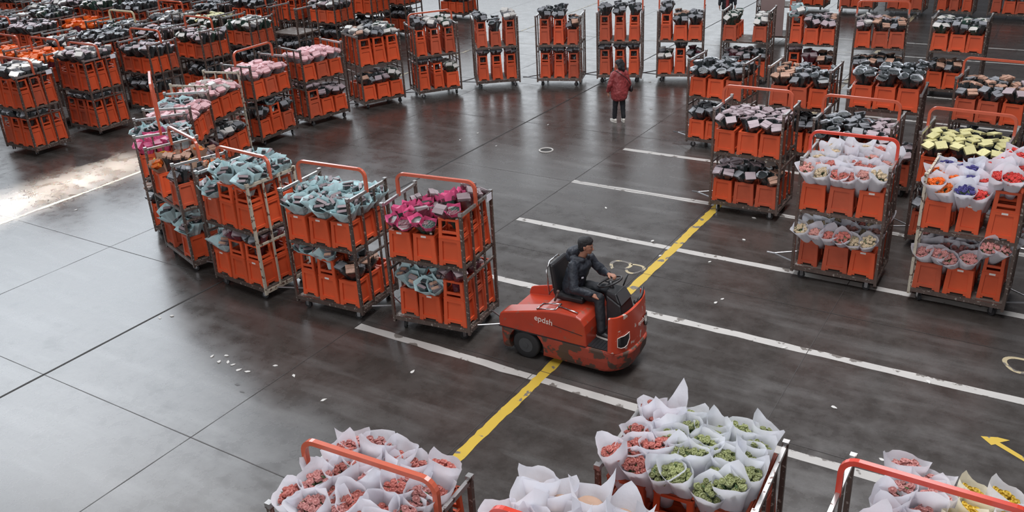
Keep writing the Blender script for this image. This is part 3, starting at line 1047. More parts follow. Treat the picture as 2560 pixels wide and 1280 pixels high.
def emit_mass(name, items, label, getmeshes, cat):
    """one object that holds the repeats beyond the individual ones"""
    m_ = MB()
    mats, idx = [], {}
    cache = {}
    for it in items:
        for me in getmeshes(it):
            if me.name not in cache:
                cache[me.name] = ([v.co.copy() for v in me.vertices], [tuple(p.vertices) for p in me.polygons], [p.material_index for p in me.polygons], [mt for mt in me.materials])
            V, Fc, Mi, Mt = cache[me.name]
            b = len(m_.v)
            M_ = it['M']
            m_.v += [tuple(M_ @ v) for v in V]
            m_.f += [tuple(b + i for i in f) for f in Fc]
            for i in Mi:
                mt = Mt[i]
                if mt.name not in idx:
                    idx[mt.name] = len(mats)
                    mats.append(mt)
                m_.m.append(idx[mt.name])
    if not m_.v:
        return
    o = m_.build(name, mats)
    tag(o, label, cat, kind='stuff')


def seen_score(it):
    p = it['M'].translation
    u, v = inframe(p)
    if not (-60 < u < 2620 and -40 < v < 1360):
        return it['score'] * .1
    return it['score']


crate_items.sort(key=seen_score, reverse=True)
NCR = 295
for it in crate_items[:NCR]:
    v = 1 if it['wv'] else 0
    o = link('flower_crate', CR[it['key']][v])
    o.matrix_world = it['M']
    if it['coll']:
        link('collar', CR[it['key'] + 'c'][v], o)
    if it['stk'] and it['score'] > .06:
        t = link('label_sticker', sticker_mesh, o)
        t.location = (0, -((.315 if it['key'] == 'w' else .40) - .03) / 2 * .905 - .017, CH * .94)
        t.rotation_euler = (-.03, 0, 0)
    endw = it['end']
    lab = 'orange crate, %s %s, %s shelf, %s' % (it['pos'], endw if endw != 'middle' else 'centre', it['lev'], it['desc'])
    tag(o, lab, 'crate', 'orange flower crates')
emit_mass('far_flower_crates', crate_items[NCR:], 'orange flower crates further inside and behind the nearer ones', lambda it: [CR[it['key']][1 if it['wv'] else 0]] + ([CR[it['key'] + 'c'][1 if it['wv'] else 0]] if it['coll'] else []), 'crates')

whites = sorted([b for b in bunch_items if b['st'] == 'W'], key=seen_score, reverse=True)
blues = sorted([b for b in bunch_items if b['st'] in ('blue', 'bluegrey', 'amber')], key=seen_score, reverse=True)
sleeves = sorted([b for b in bunch_items if b['st'] not in ('W', 'blue', 'bluegrey', 'amber')], key=seen_score, reverse=True)


def blabel(word, it):
    endw = {'aisle-end': 'aisle', 'tractor-end': 'tractor', 'tail-end': 'tail end', 'stall-end': 'stall end'}[it['end']]
    return '%s bunch, row %s, %s from %s, %s shelf, %s' % (word, NUM[it['row']], ORD[it['col']], endw, it['lev'], it['desc'])


NW = 290
for it in whites[:NW]:
    root = link('wrapped_rose_bunch', None)
    root.matrix_world = it['M']
    tag(root, blabel(it['bloom'], it), 'bunch', 'paper-wrapped rose bunches')
    link('paper_wrap', WR[it['paper']][it['var']], root)
    link('kraft_liner' if it['bloom'] == 'kraft' else 'rose_blooms', BM[it['bloom']][it['var'] % 4], root)
emit_mass('far_wrapped_bunches', whites[NW:], 'white-wrapped rose bunches deep inside the shelves', lambda it: [WR[it['paper']][it['var']], BM[it['bloom']][it['var'] % 4]], 'bunches')
for it in blues[:290]:
    o = link('paper_fan_bunch', STY[it['st']]['meshes'][it['var']])
    o.matrix_world = it['M']
    tag(o, blabel(STY[it['st']]['word'], it), 'bunch', 'pale blue and amber bunches')
emit_mass('far_paper_fan_bunches', blues[290:], 'blue-wrapped bunches deep inside the shelves', lambda it: [STY[it['st']]['meshes'][it['var']]], 'bunches')
NS = 300
for it in sleeves[:NS]:
    o = link('sleeved_bunch', STY[it['st']]['meshes'][it['var']])
    o.matrix_world = it['M']
    tag(o, blabel(STY[it['st']]['word'], it), 'bunch', 'sleeved flower bunches')
emit_mass('far_sleeved_bunches', sleeves[NS:], 'sleeved flower bunches crowding the farther carts', lambda it: [STY[it['st']]['meshes'][it['var']]], 'bunches')
print('crates', len(crate_items), 'whites', len(whites), 'blues', len(blues), 'sleeves', len(sleeves), 'carts', len(ALLC))

# ------------------------------------------------------------------ tractor


def evaluated(o, name=None):
    """bake an object's modifiers into its mesh"""
    bpy.context.view_layer.update()
    dg = bpy.context.evaluated_depsgraph_get()
    me = bpy.data.meshes.new_from_object(o.evaluated_get(dg))
    o.modifiers.clear()
    o.data = me
    return o


def fix_normals(o):
    bm = bmesh.new()
    bm.from_mesh(o.data)
    bmesh.ops.recalc_face_normals(bm, faces=bm.faces)
    bm.to_mesh(o.data)
    bm.free()


def cut(o, cutter):
    fix_normals(o)
    fix_normals(cutter)
    m = o.modifiers.new('cut', 'BOOLEAN')
    m.operation = 'DIFFERENCE'
    m.object = cutter
    m.solver = 'EXACT'
    evaluated(o)


tr_paint = mat('tractor_orange_paint', (0.46, 0.048, 0.020), 0.35, var=0.2, scale=4, chips=(0.30, 0.075, 0.045), chip_amt=0.62, chip_scale=9, coat=0.3)
tr_scuffed = mat('tractor_scuffed_paint', (0.52, 0.052, 0.018), 0.35, var=0.15, scale=5, chips=(0.62, 0.50, 0.44), chip_amt=0.615, chip_scale=7, coat=0.3)
tr_dirty = mat('tractor_dirty_skirt', (0.30, 0.045, 0.024), 0.6, var=0.35, scale=4, chips=(0.085, 0.05, 0.035), chip_amt=0.50, chip_scale=5)
black_plastic = mat('black_plastic', (0.016, 0.016, 0.018), 0.4, var=0.3, scale=12)
grey_plastic = mat('dark_grey_plastic', (0.055, 0.057, 0.06), 0.5)
white_decal = mat('white_lettering', (0.75, 0.62, 0.56), 0.5)
lamp_dark = mat('dark_lamp_glass', (0.01, 0.01, 0.012), 0.08, coat=1.0)
chrome = mat('scratched_chrome', (0.55, 0.55, 0.56), 0.22, metal=1.0)

TR = link('electric_tow_tractor', None)
TR.location = (-5.45, 9.9, 0)
TR.rotation_euler = (0, 0, 0.015)
tag(TR, 'scuffed orange electric tow tractor with black seat, pulling the cart train', 'tractor')


def rounded_plan(x0, x1, yh, rf, rr, n=6):
    P = []
    for cx, cy, r, a0 in ((x1 - rf, yh - rf, rf, 0), (x0 + rr, yh - rr, rr, pi / 2), (x0 + rr, -yh + rr, rr, pi), (x1 - rf, -yh + rf, rf, 1.5 * pi)):
        for i in range(n + 1):
            a = a0 + pi / 2 * i / n
            P.append((cx + r * cos(a), cy + r * sin(a)))
    return P


# lower skirt with wheel arches
m_ = MB()
rings = []
for z, ins in ((.09, .10), (.14, .05), (.26, .01), (.40, 0.0), (.425, .012)):
    rings.append([Vector((x, y, z)) for x, y in rounded_plan(-1.0, 1.02 - ins * 1.3, .475 - ins * .35, .30, .10)])
m_.loft(rings, 0)
sk = m_.build('lower_skirt', [tr_dirty], TR)
cm = MB()
cm.tube([(-.56, -.8, .20), (-.56, .8, .20)], .285, 28)
cut_o = cm.build('cutter', [])
cut_o.parent = TR
cut(sk, cut_o)
bpy.data.objects.remove(cut_o)
bevel(sk, .01)

# dark arch liners behind the wheels
m_ = MB()
m_.box((-.56, 0, .22), (.56, .70, .30), 0)
m_.build('wheel_well', [black_plastic], TR)

# battery hood with load tray
prof = [(-1.0, .43), (-1.005, .56), (-.975, .645), (-.92, .675), (-.6, .76), (-.25, .85), (.0, .885), (.26, .88), (.345, .84), (.395, .76), (.415, .62), (.42, .43)]
m_ = MB()
rings = []
for y, k in ((-.472, .975), (-.45, 1.0), (.45, 1.0), (.472, .975)):
    rings.append([Vector((x * (1 if abs(y) < .46 else .992), y, .43 + (z - .43) * k)) for x, z in prof])
m_.loft(rings, 0)
hood = m_.build('battery_hood', [tr_paint], TR)
cm = MB()
cm.hexa([Vector(p) for p in ((-1.2, -.20, .50), (-.34, -.20, .60), (-.34, .43, .60), (-1.2, .43, .50), (-1.2, -.26, 1.1), (-.30, -.26, 1.1), (-.30, .45, 1.1), (-1.2, .45, 1.1))])
cut_o = cm.build('cutter', [], TR)
cut(hood, cut_o)
bpy.data.objects.remove(cut_o)
bevel(hood, .022, 3)
m_ = MB()
m_.box((.13, -.4745, .628), (.46, .006, .007), 0, Matrix.Rotation(.12, 3, 'Y'))
m_.box((-.30, -.474, .432), (1.41, .01, .012), 0)
m_.build('hood_seam', [black_plastic], TR)

# front cowl
path = [(.74, -.472), (.82, -.462), (.90, -.40), (.955, -.28), (.985, -.12), (.995, .05), (.985, .22), (.96, .36), (.92, .44), (.86, .472)]
for _ in range(2):
    q_ = [path[0]]
    for a, b in zip(path[:-1], path[1:]):
        q_ += [(a[0] * .75 + b[0] * .25, a[1] * .75 + b[1] * .25), (a[0] * .25 + b[0] * .75, a[1] * .25 + b[1] * .75)]
    path = q_ + [path[-1]]
m_ = MB()
outer0, outer1, inner0, inner1 = [], [], [], []
n = len(path)
for i, (x, y) in enumerate(path):
    a = path[max(0, i - 1)]; b = path[min(n - 1, i + 1)]
    t = Vector((b[0] - a[0], b[1] - a[1], 0)).normalized()
    nr = Vector((t.y, -t.x, 0))
    ztop = .945 + .085 * i / (n - 1)
    p = Vector((x, y, 0))
    outer0.append(p + Vector((0, 0, .425))); outer1.append(p - nr * .03 + Vector((0, 0, ztop)))
    inner0.append(p - nr * .055 + Vector((0, 0, .425))); inner1.append(p - nr * .07 + Vector((0, 0, ztop - .004)))
b0 = len(m_.v)
m_.v += [tuple(q) for q in outer0 + outer1 + inner0 + inner1]
for i in range(n - 1):
    m_.f += [(i, i + 1, n + i + 1, n + i), (2 * n + i + 1, 2 * n + i, 3 * n + i, 3 * n + i + 1), (n + i, n + i + 1, 3 * n + i + 1, 3 * n + i), (i + 1, i, 2 * n + i, 2 * n + i + 1)]
m_.f += [(0, n, 3 * n, 2 * n), (n - 1, 3 * n - 1, 4 * n - 1, 2 * n - 1)]
m_.m = [0] * len(m_.f)
cowl = m_.build('front_cowl', [tr_scuffed], TR)


def on_cowl(y, z, off=.004):
    for i in range(n - 1):
        if path[i][1] <= y <= path[i + 1][1]:
            t = (y - path[i][1]) / (path[i + 1][1] - path[i][1])
            x = path[i][0] + t * (path[i + 1][0] - path[i][0])
            tt = Vector((path[i + 1][0] - path[i][0], path[i + 1][1] - path[i][1], 0)).normalized()
            nr = Vector((tt.y, -tt.x, 0))
            k = (z - .425) / .55
            return Vector((x, y, z)) - nr * (.03 * k - off)
    return Vector((.99, y, z))


for nm, ys in (('headlight', ((-.425, -.39, -.34, -.29, -.24))), ('headlight', (.22, .27, .32, .37, .42))):
    zt = (.66, .675, .675, .685, .70) if ys[0] < 0 else (.72, .71, .70, .70, .68)
    zb = (.53, .505, .50, .52, .60) if ys[0] < 0 else (.60, .55, .53, .53, .55)
    m_ = MB()
    V = [on_cowl(y, z, .010) for y, z in zip(ys, zt)] + [on_cowl(y, z, .010) for y, z in zip(ys, zb)]
    m_.add(V, [(i, 5 + i, 6 + i, i + 1) for i in range(4)], 0)
    rim = [on_cowl(y, z, .012) for y, z in zip(ys, zt)] + [on_cowl(y, z, .012) for y, z in list(zip(ys, zb))[::-1]]
    m_.tube(rim, .006, 5, 1, closed=True)
    m_.build(nm, [lamp_dark, white_decal if ys[0] < 0 else black_plastic], TR)

# sill, footwell and mat
m_ = MB()
m_.box((.60, 0, .415), (.46, .93, .03))
m_.build('footwell_sill', [tr_dirty], TR)
m_ = MB()
m_.box((.585, -.02, .437), (.33, .84, .016))
for i in range(6):
    m_.box((.46 + i * .05, -.02, .448), (.012, .80, .006))
m_.build('floor_mat', [black_plastic], TR)
# dash console
m_ = MB()
m_.hexa([Vector(p) for p in ((.56, -.10, .43), (.86, -.14, .43), (.86, .36, .43), (.56, .30, .43), (.50, -.02, 1.06), (.74, -.06, .95), (.74, .30, .95), (.50, .26, 1.06))], 0)
m_.hexa([Vector(p) for p in ((.50, -.02, 1.06), (.745, -.06, .95), (.745, .30, .95), (.50, .26, 1.06), (.50, .0, 1.12), (.66, -.03, 1.10), (.66, .27, 1.10), (.50, .24, 1.12))], 0)
con = m_.build('dash_console', [black_plastic], TR)
bevel(con, .02)
m_ = MB()
m_.add([(.670, -.02, 1.105), (.752, -.05, .955), (.752, .29, .955), (.670, .26, 1.105)], [(0, 1, 2, 3)])
m_.build('console_face', [grey_plastic], con)
# steering wheel
m_ = MB()
SWC = Vector((.50, .12, 1.20))
SR = Matrix.Rotation(-.38, 3, 'Y')
m_.tube([SWC + SR @ Vector((cos(2 * pi * i / 28) * .175, sin(2 * pi * i / 28) * .175, 0)) for i in range(28)], .014, 8, 0, closed=True)
for a in (.5, 2.6, 4.7):
    m_.tube([SWC + SR @ Vector((0, 0, -.02)), SWC + SR @ Vector((cos(a) * .17, sin(a) * .17, 0))], .011, 6, 0)
m_.tube([SWC + SR @ Vector((0, 0, -.16)), SWC + SR @ Vector((0, 0, .01))], .03, 10, 0)
sw = m_.build('steering_wheel', [black_plastic], TR, True)
m_ = MB()
m_.tube([(.62, .30, 1.08), (.66, .36, 1.24)], [.010, .014], 6, 0)
m_.build('shift_lever', [black_plastic], TR, True)
m_ = MB()
m_.tube([(.915, .12, .985), (.925, .22, 1.02), (.905, .32, 1.035), (.86, .43, 1.045)], .02, 8, 0)
m_.ball((.90, .10, .985), .035, 10, 8)
m_.build('grab_handle', [black_plastic], TR, True)
# seat
m_ = MB()
m_.box((-.03, .10, .925), (.46, .46, .10))
seat = bevel(m_.build('seat', [black_plastic], TR), .035, 3)
m_ = MB()
m_.box((0, 0, 0), (.09, .46, .50), 0, None)
sb = m_.build('backrest', [black_plastic], TR)
sb.location = (-.27, .10, 1.17)
sb.rotation_euler = (0, -.14, 0)
bevel(sb, .05, 3)
m_ = MB()
m_.tube([(-.34, -.12, .92), (-.37, -.13, 1.30), (-.375, -.02, 1.40), (-.375, .22, 1.40), (-.37, .33, 1.30), (-.34, .32, .92)], .012, 8)
m_.build('seat_bar', [chrome], TR, True)
# hood fittings
m_ = MB()
for a, b in (((-.38, -.42), (-.08, -.42)), ((-.08, -.42), (-.08, -.24)), ((-.08, -.24), (-.38, -.24)), ((-.38, -.24), (-.38, -.42))):
    za = .885 + min(0, (a[0] + .1)) * .22
    zb = .885 + min(0, (b[0] + .1)) * .22
    m_.tube([(*a, za), (*b, zb)], .011, 6)
m_.tube([(-.08, -.33, .90), (.26, -.40, .90)], .010, 6)
m_.build('hood_latch', [chrome], TR, True)
m_ = MB()
m_.tube([(-.20, -.22, .90), (-.14, -.22, 1.05)], .016, 8)
m_.ball((-.14, -.22, 1.06), .026, 8, 6)
m_.tube([(-.30, -.20, .98), (-.22, -.21, 1.08)], .010, 6)
m_.build('brake_lever', [mat('brown_knob', (.10, .06, .05), .5)], TR, True)
# wheels
for y in (-.41, .41):
    m_ = MB()
    w_ = .065
    prof_w = [(-w_, .12), (-w_, .19), (-w_ * .8, .212), (w_ * .8, .212), (w_, .19), (w_, .12)]
    N_ = 28
    rings = [[Vector((-.56 + cos(2 * pi * i / N_) * r, y + dy, .215 + sin(2 * pi * i / N_) * r)) for i in range(N_)] for dy, r in prof_w]
    m_.loft(rings, 0)
    wh = m_.build('rear_wheel', [rubber_m], TR, True)
    m_ = MB()
    m_.tube([(-.56, y - .068, .215), (-.56, y + .068, .215)], .115, 18, 0)
    m_.tube([(-.56, y - .075, .215), (-.56, y + .075, .215)], .04, 12, 0)
    m_.build('hub', [grey_plastic], wh)
m_ = MB()
m_.tube([(.62, -.06, .15), (.62, .06, .15)], .15, 22)
m_.build('front_wheel', [rubber_m], TR)
m_ = MB()
m_.tube([(-.98, -.1, .26), (-1.13, -.1, .26)], .02, 6)
m_.box((-1.06, -.1, .26), (.12, .12, .03))
m_.tube([(-1.10, -.1, .20), (-1.10, -.1, .34)], .012, 6)
m_.build('tow_hitch', [steel_m], TR)


def letters(txt, size, M_, parent, name='lettering', m=white_decal):
    c = bpy.data.curves.new('txt', 'FONT')
    c.body = txt
    c.size = size
    c.extrude = .0015
    c.align_x = 'CENTER'
    c.offset = .0012
    o = bpy.data.objects.new('txt', c)
    COL.objects.link(o)
    bpy.context.view_layer.update()
    me = bpy.data.meshes.new_from_object(o.evaluated_get(bpy.context.evaluated_depsgraph_get()))
    bpy.data.objects.remove(o)
    me.transform(M_)
    me.materials.clear()
    me.materials.append(m)
    return link(name, me, parent)


MT = Matrix.Translation((-.25, -.484, .665)) @ Matrix.Rotation(.10, 4, 'Y') @ Matrix.Rotation(pi / 2, 4, 'X')
letters('epdsh', .125, MT, TR)
p = on_cowl(.12, .67, .012)
MT = Matrix.Translation(p) @ Matrix.Rotation(pi / 2 - .02, 4, 'Z') @ Matrix.Rotation(pi / 2, 4, 'X')
letters('epdsh', .10, MT, TR)

# ------------------------------------------------------------------ people


def blob(name, caps, m, parent, voxel=.009, smooth=3, extra=None, wrinkle=0.0, sub=None):
    """one continuous surface grown around tapered limbs: caps = (p0, r0, p1, r1[, flat scale]) """
    m_ = MB()
    for c in caps:
        p0, r0, p1, r1 = c[:4]
        p0, p1 = Vector(p0), Vector(p1)
        L_ = (p1 - p0).length
        k = max(2, int(L_ / .03))
        sc = c[4] if len(c) > 4 else (1, 1, 1)
        m_.ball(p0, r0, 14, 10, 0, sc)
        m_.ball(p1, r1, 14, 10, 0, sc)
        if L_ > 1e-4:
            pts = [p0.lerp(p1, i / k) for i in range(k + 1)]
            n_ = 14
            b = len(m_.v)
            m_.tube(pts, [r0 + (r1 - r0) * i / k for i in range(k + 1)], n_)
            if sc != (1, 1, 1):
                for i in range(b, len(m_.v)):
                    q = Vector(m_.v[i])
                    t = max(0, min(1, (q - p0).dot(p1 - p0) / L_ ** 2))
                    c0 = p0.lerp(p1, t)
                    dq = q - c0
                    m_.v[i] = tuple(c0 + Vector((dq.x * sc[0], dq.y * sc[1], dq.z * sc[2])))
    o = m_.build(name, [m], parent, True)
    r = o.modifiers.new('r', 'REMESH')
    r.mode = 'VOXEL'
    r.voxel_size = voxel
    r.use_smooth_shade = True
    s = o.modifiers.new('s', 'SMOOTH')
    s.iterations = smooth
    s.factor = .6
    if wrinkle:
        t = bpy.data.textures.new('folds', 'CLOUDS')
        t.noise_scale = .09
        dm = o.modifiers.new('d', 'DISPLACE')
        dm.texture = t
        dm.strength = wrinkle
        dm.mid_level = .5
        dm.texture_coords = 'LOCAL'
    evaluated(o)
    o.data.materials.clear()
    o.data.materials.append(m)
    return o


def head_caps(c, R):
    """skull, jaw, nose, brow, ears; c = head centre, R = 3x3 rotation, +x is the face"""
    f = lambda x, y, z: Vector(c) + R @ Vector((x, y, z))
    return [
        (f(-.015, 0, .03), .086, f(.012, 0, .03), .080),
        (f(.03, 0, .0), .070, f(.038, 0, -.045), .052),
        (f(.03, 0, -.05), .048, f(.058, 0, -.078), .026),
        (f(.078, 0, -.005), .011, f(.102, 0, -.030), .013),
        (f(.086, 0, .022), .008, f(.098, 0, -.02), .010),
        (f(.080, -.028, .020), .012, f(.080, .028, .020), .012),
        (f(.062, -.034, -.020), .020, f(.062, .034, -.020), .020),
        (f(.083, -.018, -.052), .008, f(.083, .018, -.052), .008),
        (f(-.002, -.078, -.005), .014, f(-.008, -.084, .018), .012),
        (f(-.002, .078, -.005), .014, f(-.008, .084, .018), .012),
    ]


def hand_caps(w, d, up_, side, curl=.6, s=1.0):
    """palm plus five unequal bent fingers. w wrist, d finger direction, up_ back-of-hand normal, side = +1/-1 where the thumb leaves"""
    w = Vector(w); d = Vector(d).normalized(); u = (Vector(up_) - d * Vector(up_).dot(d)).normalized()
    l = d.cross(u) * side
    out = [(w, .024 * s, w + d * .03 * s, .026 * s)]
    for i, (off, ln) in enumerate(((-.030, .062), (-.010, .074), (.010, .070), (.030, .054))):
        k = w + d * .085 * s - l * off * s
        out.append((w + d * .02 * s - l * off * .7 * s, .016 * s, k, .0125 * s))
        d1 = (d * cos(curl * .6) - u * sin(curl * .6))
        d2 = (d * cos(curl * 1.5) - u * sin(curl * 1.5))
        d3 = (d * cos(curl * 2.2) - u * sin(curl * 2.2))
        p1 = k + d1 * ln * .48 * s
        p2 = p1 + d2 * ln * .34 * s
        p3 = p2 + d3 * ln * .28 * s
        out += [(k, .0105 * s, p1, .0095 * s), (p1, .0095 * s, p2, .009 * s), (p2, .009 * s, p3, .0078 * s)]
    t0 = w + d * .025 * s + l * .022 * s
    t1 = t0 + (d * .6 + l * .7 - u * .25).normalized() * .045 * s
    t2 = t1 + (d * .85 + l * .15 - u * .4).normalized() * .038 * s
    out += [(t0, .015 * s, t1, .012 * s), (t1, .012 * s, t2, .010 * s)]
    return out


skin_m = mat('skin', (0.36, 0.17, 0.11), 0.5, var=.08, scale=10)
hair_m = mat('black_hair', (0.010, 0.009, 0.010), 0.45, var=.5, scale=30, bump=.8)
navy_m = mat('black_navy_jacket', (0.016, 0.020, 0.028), 0.6, var=.3, scale=8, bump=.25)
trouser_m = mat('black_trousers', (0.010, 0.012, 0.016), 0.7, var=.3, scale=8)
shoe_black = mat('black_shoe', (0.012, 0.012, 0.013), 0.5)
shoe_white = mat('white_shoe', (0.62, 0.60, 0.55), 0.6)
redcoat_m = mat('dark_red_coat', (0.26, 0.040, 0.042), 0.5, var=.25, scale=7, bump=.2)
eye_m = mat('dark_eye', (0.01, 0.008, 0.008), 0.2)
lip_m = mat('lips', (0.28, 0.09, 0.08), 0.5)


def face_bits(c, R, parent):
    m_ = MB()
    for s_ in (-1, 1):
        m_.ball(Vector(c) + R @ Vector((.0835, s_ * .030, .004)), .0085, 10, 8, 0, (.8, 1.3, .8))
        m_.tube([Vector(c) + R @ Vector((.090, s_ * .014, .024)), Vector(c) + R @ Vector((.090, s_ * .032, .029)), Vector(c) + R @ Vector((.078, s_ * .048, .023))], .0045, 6, 1)
    m_.build('eyes', [eye_m, hair_m], parent, True)
    m_ = MB()
    m_.tube([Vector(c) + R @ Vector((.080, -.024, -.052)), Vector(c) + R @ Vector((.0905, 0, -.051)), Vector(c) + R @ Vector((.080, .024, -.052))], .0055, 8)
    m_.build('mouth', [lip_m], parent, True)


# driver, local frame of the tractor
DR = link('person', None)
DR.location = TR.location
DR.rotation_euler = TR.rotation_euler
tag(DR, 'person in a dark hooded jacket driving the orange tractor, one hand on the wheel', 'person')
HC = Vector((.145, .10, 1.675))
HR = Matrix.Rotation(.22, 3, 'Z') @ Matrix.Rotation(.05, 3, 'Y')
neck = Vector((.075, .10, 1.50))
hipc = Vector((-.06, .10, 1.03))
shN, shF = Vector((.03, -.085, 1.43)), Vector((.10, .285, 1.42))
elN, elF = Vector((.10, -.20, 1.14)), Vector((.27, .37, 1.20))
haN, haF = Vector((.335, -.09, 1.045)), Vector((.415, .255, 1.235))
knN, knF = Vector((.40, -.02, .98)), Vector((.40, .24, 1.00))
anN, anF = Vector((.50, -.16, .545)), Vector((.58, .20, .545))
caps = head_caps(HC, HR) + [
    (neck, .055, HC + Vector((-.01, 0, -.06)), .052),
    (hipc, .13, Vector((.0, .10, 1.25)), .125), (Vector((.0, .10, 1.25)), .125, Vector((.055, .10, 1.38)), .12),
    (shN, .06, shF, .06),
    (shN, .05, elN, .042), (elN, .040, haN, .028), (shF, .05, elF, .042), (elF, .040, haF, .028),
    (hipc + Vector((0, -.08, -.02)), .085, knN, .058), (knN, .055, anN, .036), (hipc + Vector((0, .08, -.02)), .085, knF, .058), (knF, .055, anF, .036),
]
caps += hand_caps(haN, (.80, .35, -.35), (.3, -.2, 1), -1, .45)
caps += hand_caps(haF, (.75, -.25, .12), (-.1, .1, 1), 1, .85)
body = blob('body', caps, skin_m, DR, .006, 2)
face_bits(HC, HR, DR)
jk = [
    (hipc + Vector((0, -.03, .0)), .155, Vector((.0, .09, 1.25)), .155, (1, 1.15, 1)), (Vector((.0, .09, 1.25)), .155, Vector((.06, .10, 1.37)), .14, (1, 1.2, 1)),
    (shN, .078, shF, .078), (shN, .078, elN, .066), (elN, .064, haN - (haN - elN).normalized() * .03, .045), (shF, .078, elF, .064), (elF, .062, haF - (haF - elF).normalized() * .03, .044),
    (Vector((.00, .0, 1.50)), .060, Vector((.12, .02, 1.49)), .040), (Vector((.00, .20, 1.50)), .060, Vector((.13, .17, 1.49)), .040), (Vector((-.05, .10, 1.56)), .088, Vector((-.07, .10, 1.50)), .10),
    (Vector((-.04, .04, 1.58)), .06, Vector((-.04, .16, 1.58)), .06),
]
jacket = blob('hooded_jacket', jk, navy_m, DR, .009, 3, wrinkle=.03)
m_ = MB()
m_.box((.158, -.045, 1.26), (.006, .035, .022), 0, Matrix.Rotation(-.5, 3, 'Z'))
m_.build('chest_badge', [mat('pale_badge', (.6, .6, .65), .5)], jacket)
blob('trousers', [
    (hipc + Vector((0, -.08, -.03)), .10, knN, .078), (knN, .076, anN + Vector((0, 0, .02)), .060), (hipc + Vector((0, .08, -.03)), .10, knF, .078), (knF, .076, anF + Vector((0, 0, .02)), .060),
    (hipc + Vector((0, -.05, -.03)), .12, hipc + Vector((0, .05, -.03)), .12)], trouser_m, DR, .010, 3, wrinkle=.02)
hb = lambda x, y, z: HC + HR @ Vector((x, y, z))
hair = blob('hair', [(hb(-.03, 0, .058), .095, hb(.02, 0, .082), .078), (hb(-.05, 0, .0), .070, hb(-.055, 0, -.03), .055), (hb(.045, -.03, .095), .035, hb(.07, .02, .085), .030),
                     (hb(-.035, -.062, .02), .030, hb(-.04, -.055, -.03), .022), (hb(-.035, .062, .02), .030, hb(-.04, .055, -.03), .022), (hb(.0, -.045, .10), .035, hb(-.02, .05, .10), .04)], hair_m, DR, .007, 1, wrinkle=.018)


def shoe(parent, ank, yaw_, m, sole=None, L_=.26):
    R = Matrix.Rotation(yaw_, 3, 'Z')
    a = Vector(ank)
    f = lambda x, y, z: a + R @ Vector((x, y, z))
    o = blob('shoe', [(f(-.04, 0, -.035), .040, f(.06, 0, -.045), .038), (f(.06, 0, -.05), .038, f(L_ - .10, 0, -.058), .030), (f(0, 0, -.02), .042, f(0, 0, .02), .040)], m, parent, .008, 2)
    m_ = MB()
    pl = [(cos(t) * (L_ / 2 + .005), sin(t) * .042 * (1.1 if cos(t) > 0 else .9)) for t in [2 * pi * i / 20 for i in range(20)]]
    m_.loft([[f(x + L_ / 2 - .085, y, z) for x, y in pl] for z in (-.094, -.070)], 0)
    m_.build('sole', [sole or m], o)
    return o


shoe(DR, anN + Vector((0, 0, 0)), -.1, shoe_black, shoe_white)
shoe(DR, anF + Vector((0, 0, 0)), 0, shoe_black, shoe_white)

# woman in the red coat
WM = link('person', None)
WM.location = (-9.87, 20.56, 0)
WM.rotation_euler = (0, 0, math.radians(140))
tag(WM, 'person with dark curly hair in a long red coat standing alone on the open floor', 'person')
HC2 = Vector((.03, 0, 1.50))
HR2 = Matrix.Rotation(.9, 3, 'Z')
caps = head_caps(HC2, HR2) + [
    ((0, 0, 1.33), .05, (.02, 0, 1.44), .048), ((0, -.15, 1.27), .055, (0, .15, 1.27), .055), ((0, 0, 1.22), .11, (0, 0, .90), .12),
    ((0, -.17, 1.27), .045, (-.03, -.25, 1.00), .038), ((-.03, -.25, 1.00), .036, (.05, -.25, .78), .026), ((0, .17, 1.27), .045, (-.01, .26, 1.02), .038), ((-.01, .26, 1.02), .036, (.09, .27, .80), .026),
    ((0, -.09, .84), .09, (.01, -.10, .46), .056), ((.01, -.10, .46), .054, (-.02, -.11, .10), .036), ((0, .09, .84), .09, (.03, .10, .46), .056), ((.03, .10, .46), .054, (.05, .11, .10), .036)]
caps += hand_caps((.05, -.25, .77), (.15, .05, -1), (0, -1, 0), 1, .4, .9) + hand_caps((.09, .27, .79), (.25, 0, -1), (0, 1, 0), -1, .5, .9)
blob('body', caps, skin_m, WM, .008, 2)
face_bits(HC2, HR2, WM)
blob('red_coat', [
    ((0, -.14, 1.27), .085, (0, .14, 1.27), .085), ((0, 0, 1.24), .14, (0, 0, 1.02), .175, (.95, 1.15, 1)), ((0, 0, 1.02), .175, (0, 0, .78), .205, (.95, 1.15, 1)), ((0, 0, .78), .205, (0, 0, .66), .195, (.95, 1.12, .5)),
    ((0, -.17, 1.27), .075, (-.03, -.255, 1.00), .066), ((-.03, -.255, 1.00), .066, (.04, -.255, .83), .052), ((0, .17, 1.27), .075, (-.01, .265, 1.02), .066), ((-.01, .265, 1.02), .066, (.08, .275, .85), .052),
    ((-.02, -.04, 1.35), .055, (-.02, .04, 1.35), .055)], redcoat_m, WM, .012, 3, wrinkle=.035)
blob('trousers', [((0, -.085, .72), .085, (.01, -.10, .46), .070), ((.01, -.10, .46), .068, (-.02, -.11, .13), .058), ((0, .085, .72), .085, (.03, .10, .46), .070), ((.03, .10, .46), .068, (.05, .11, .13), .058)], trouser_m, WM, .010, 3, wrinkle=.02)
hb2 = lambda x, y, z: HC2 + HR2 @ Vector((x, y, z))
blob('curly_hair', [(hb2(-.03, 0, .05), .100, hb2(.01, 0, .06), .085), (hb2(-.06, 0, .0), .095, hb2(-.085, .0, -.09), .085), (hb2(-.09, -.03, -.10), .065, hb2(-.10, .0, -.17), .05), (hb2(-.03, -.07, .0), .045, hb2(-.05, -.06, -.09), .045), (hb2(-.03, .07, .0), .045, hb2(-.05, .06, -.09), .045)],
     hair_m, WM, .009, 1, wrinkle=.05)
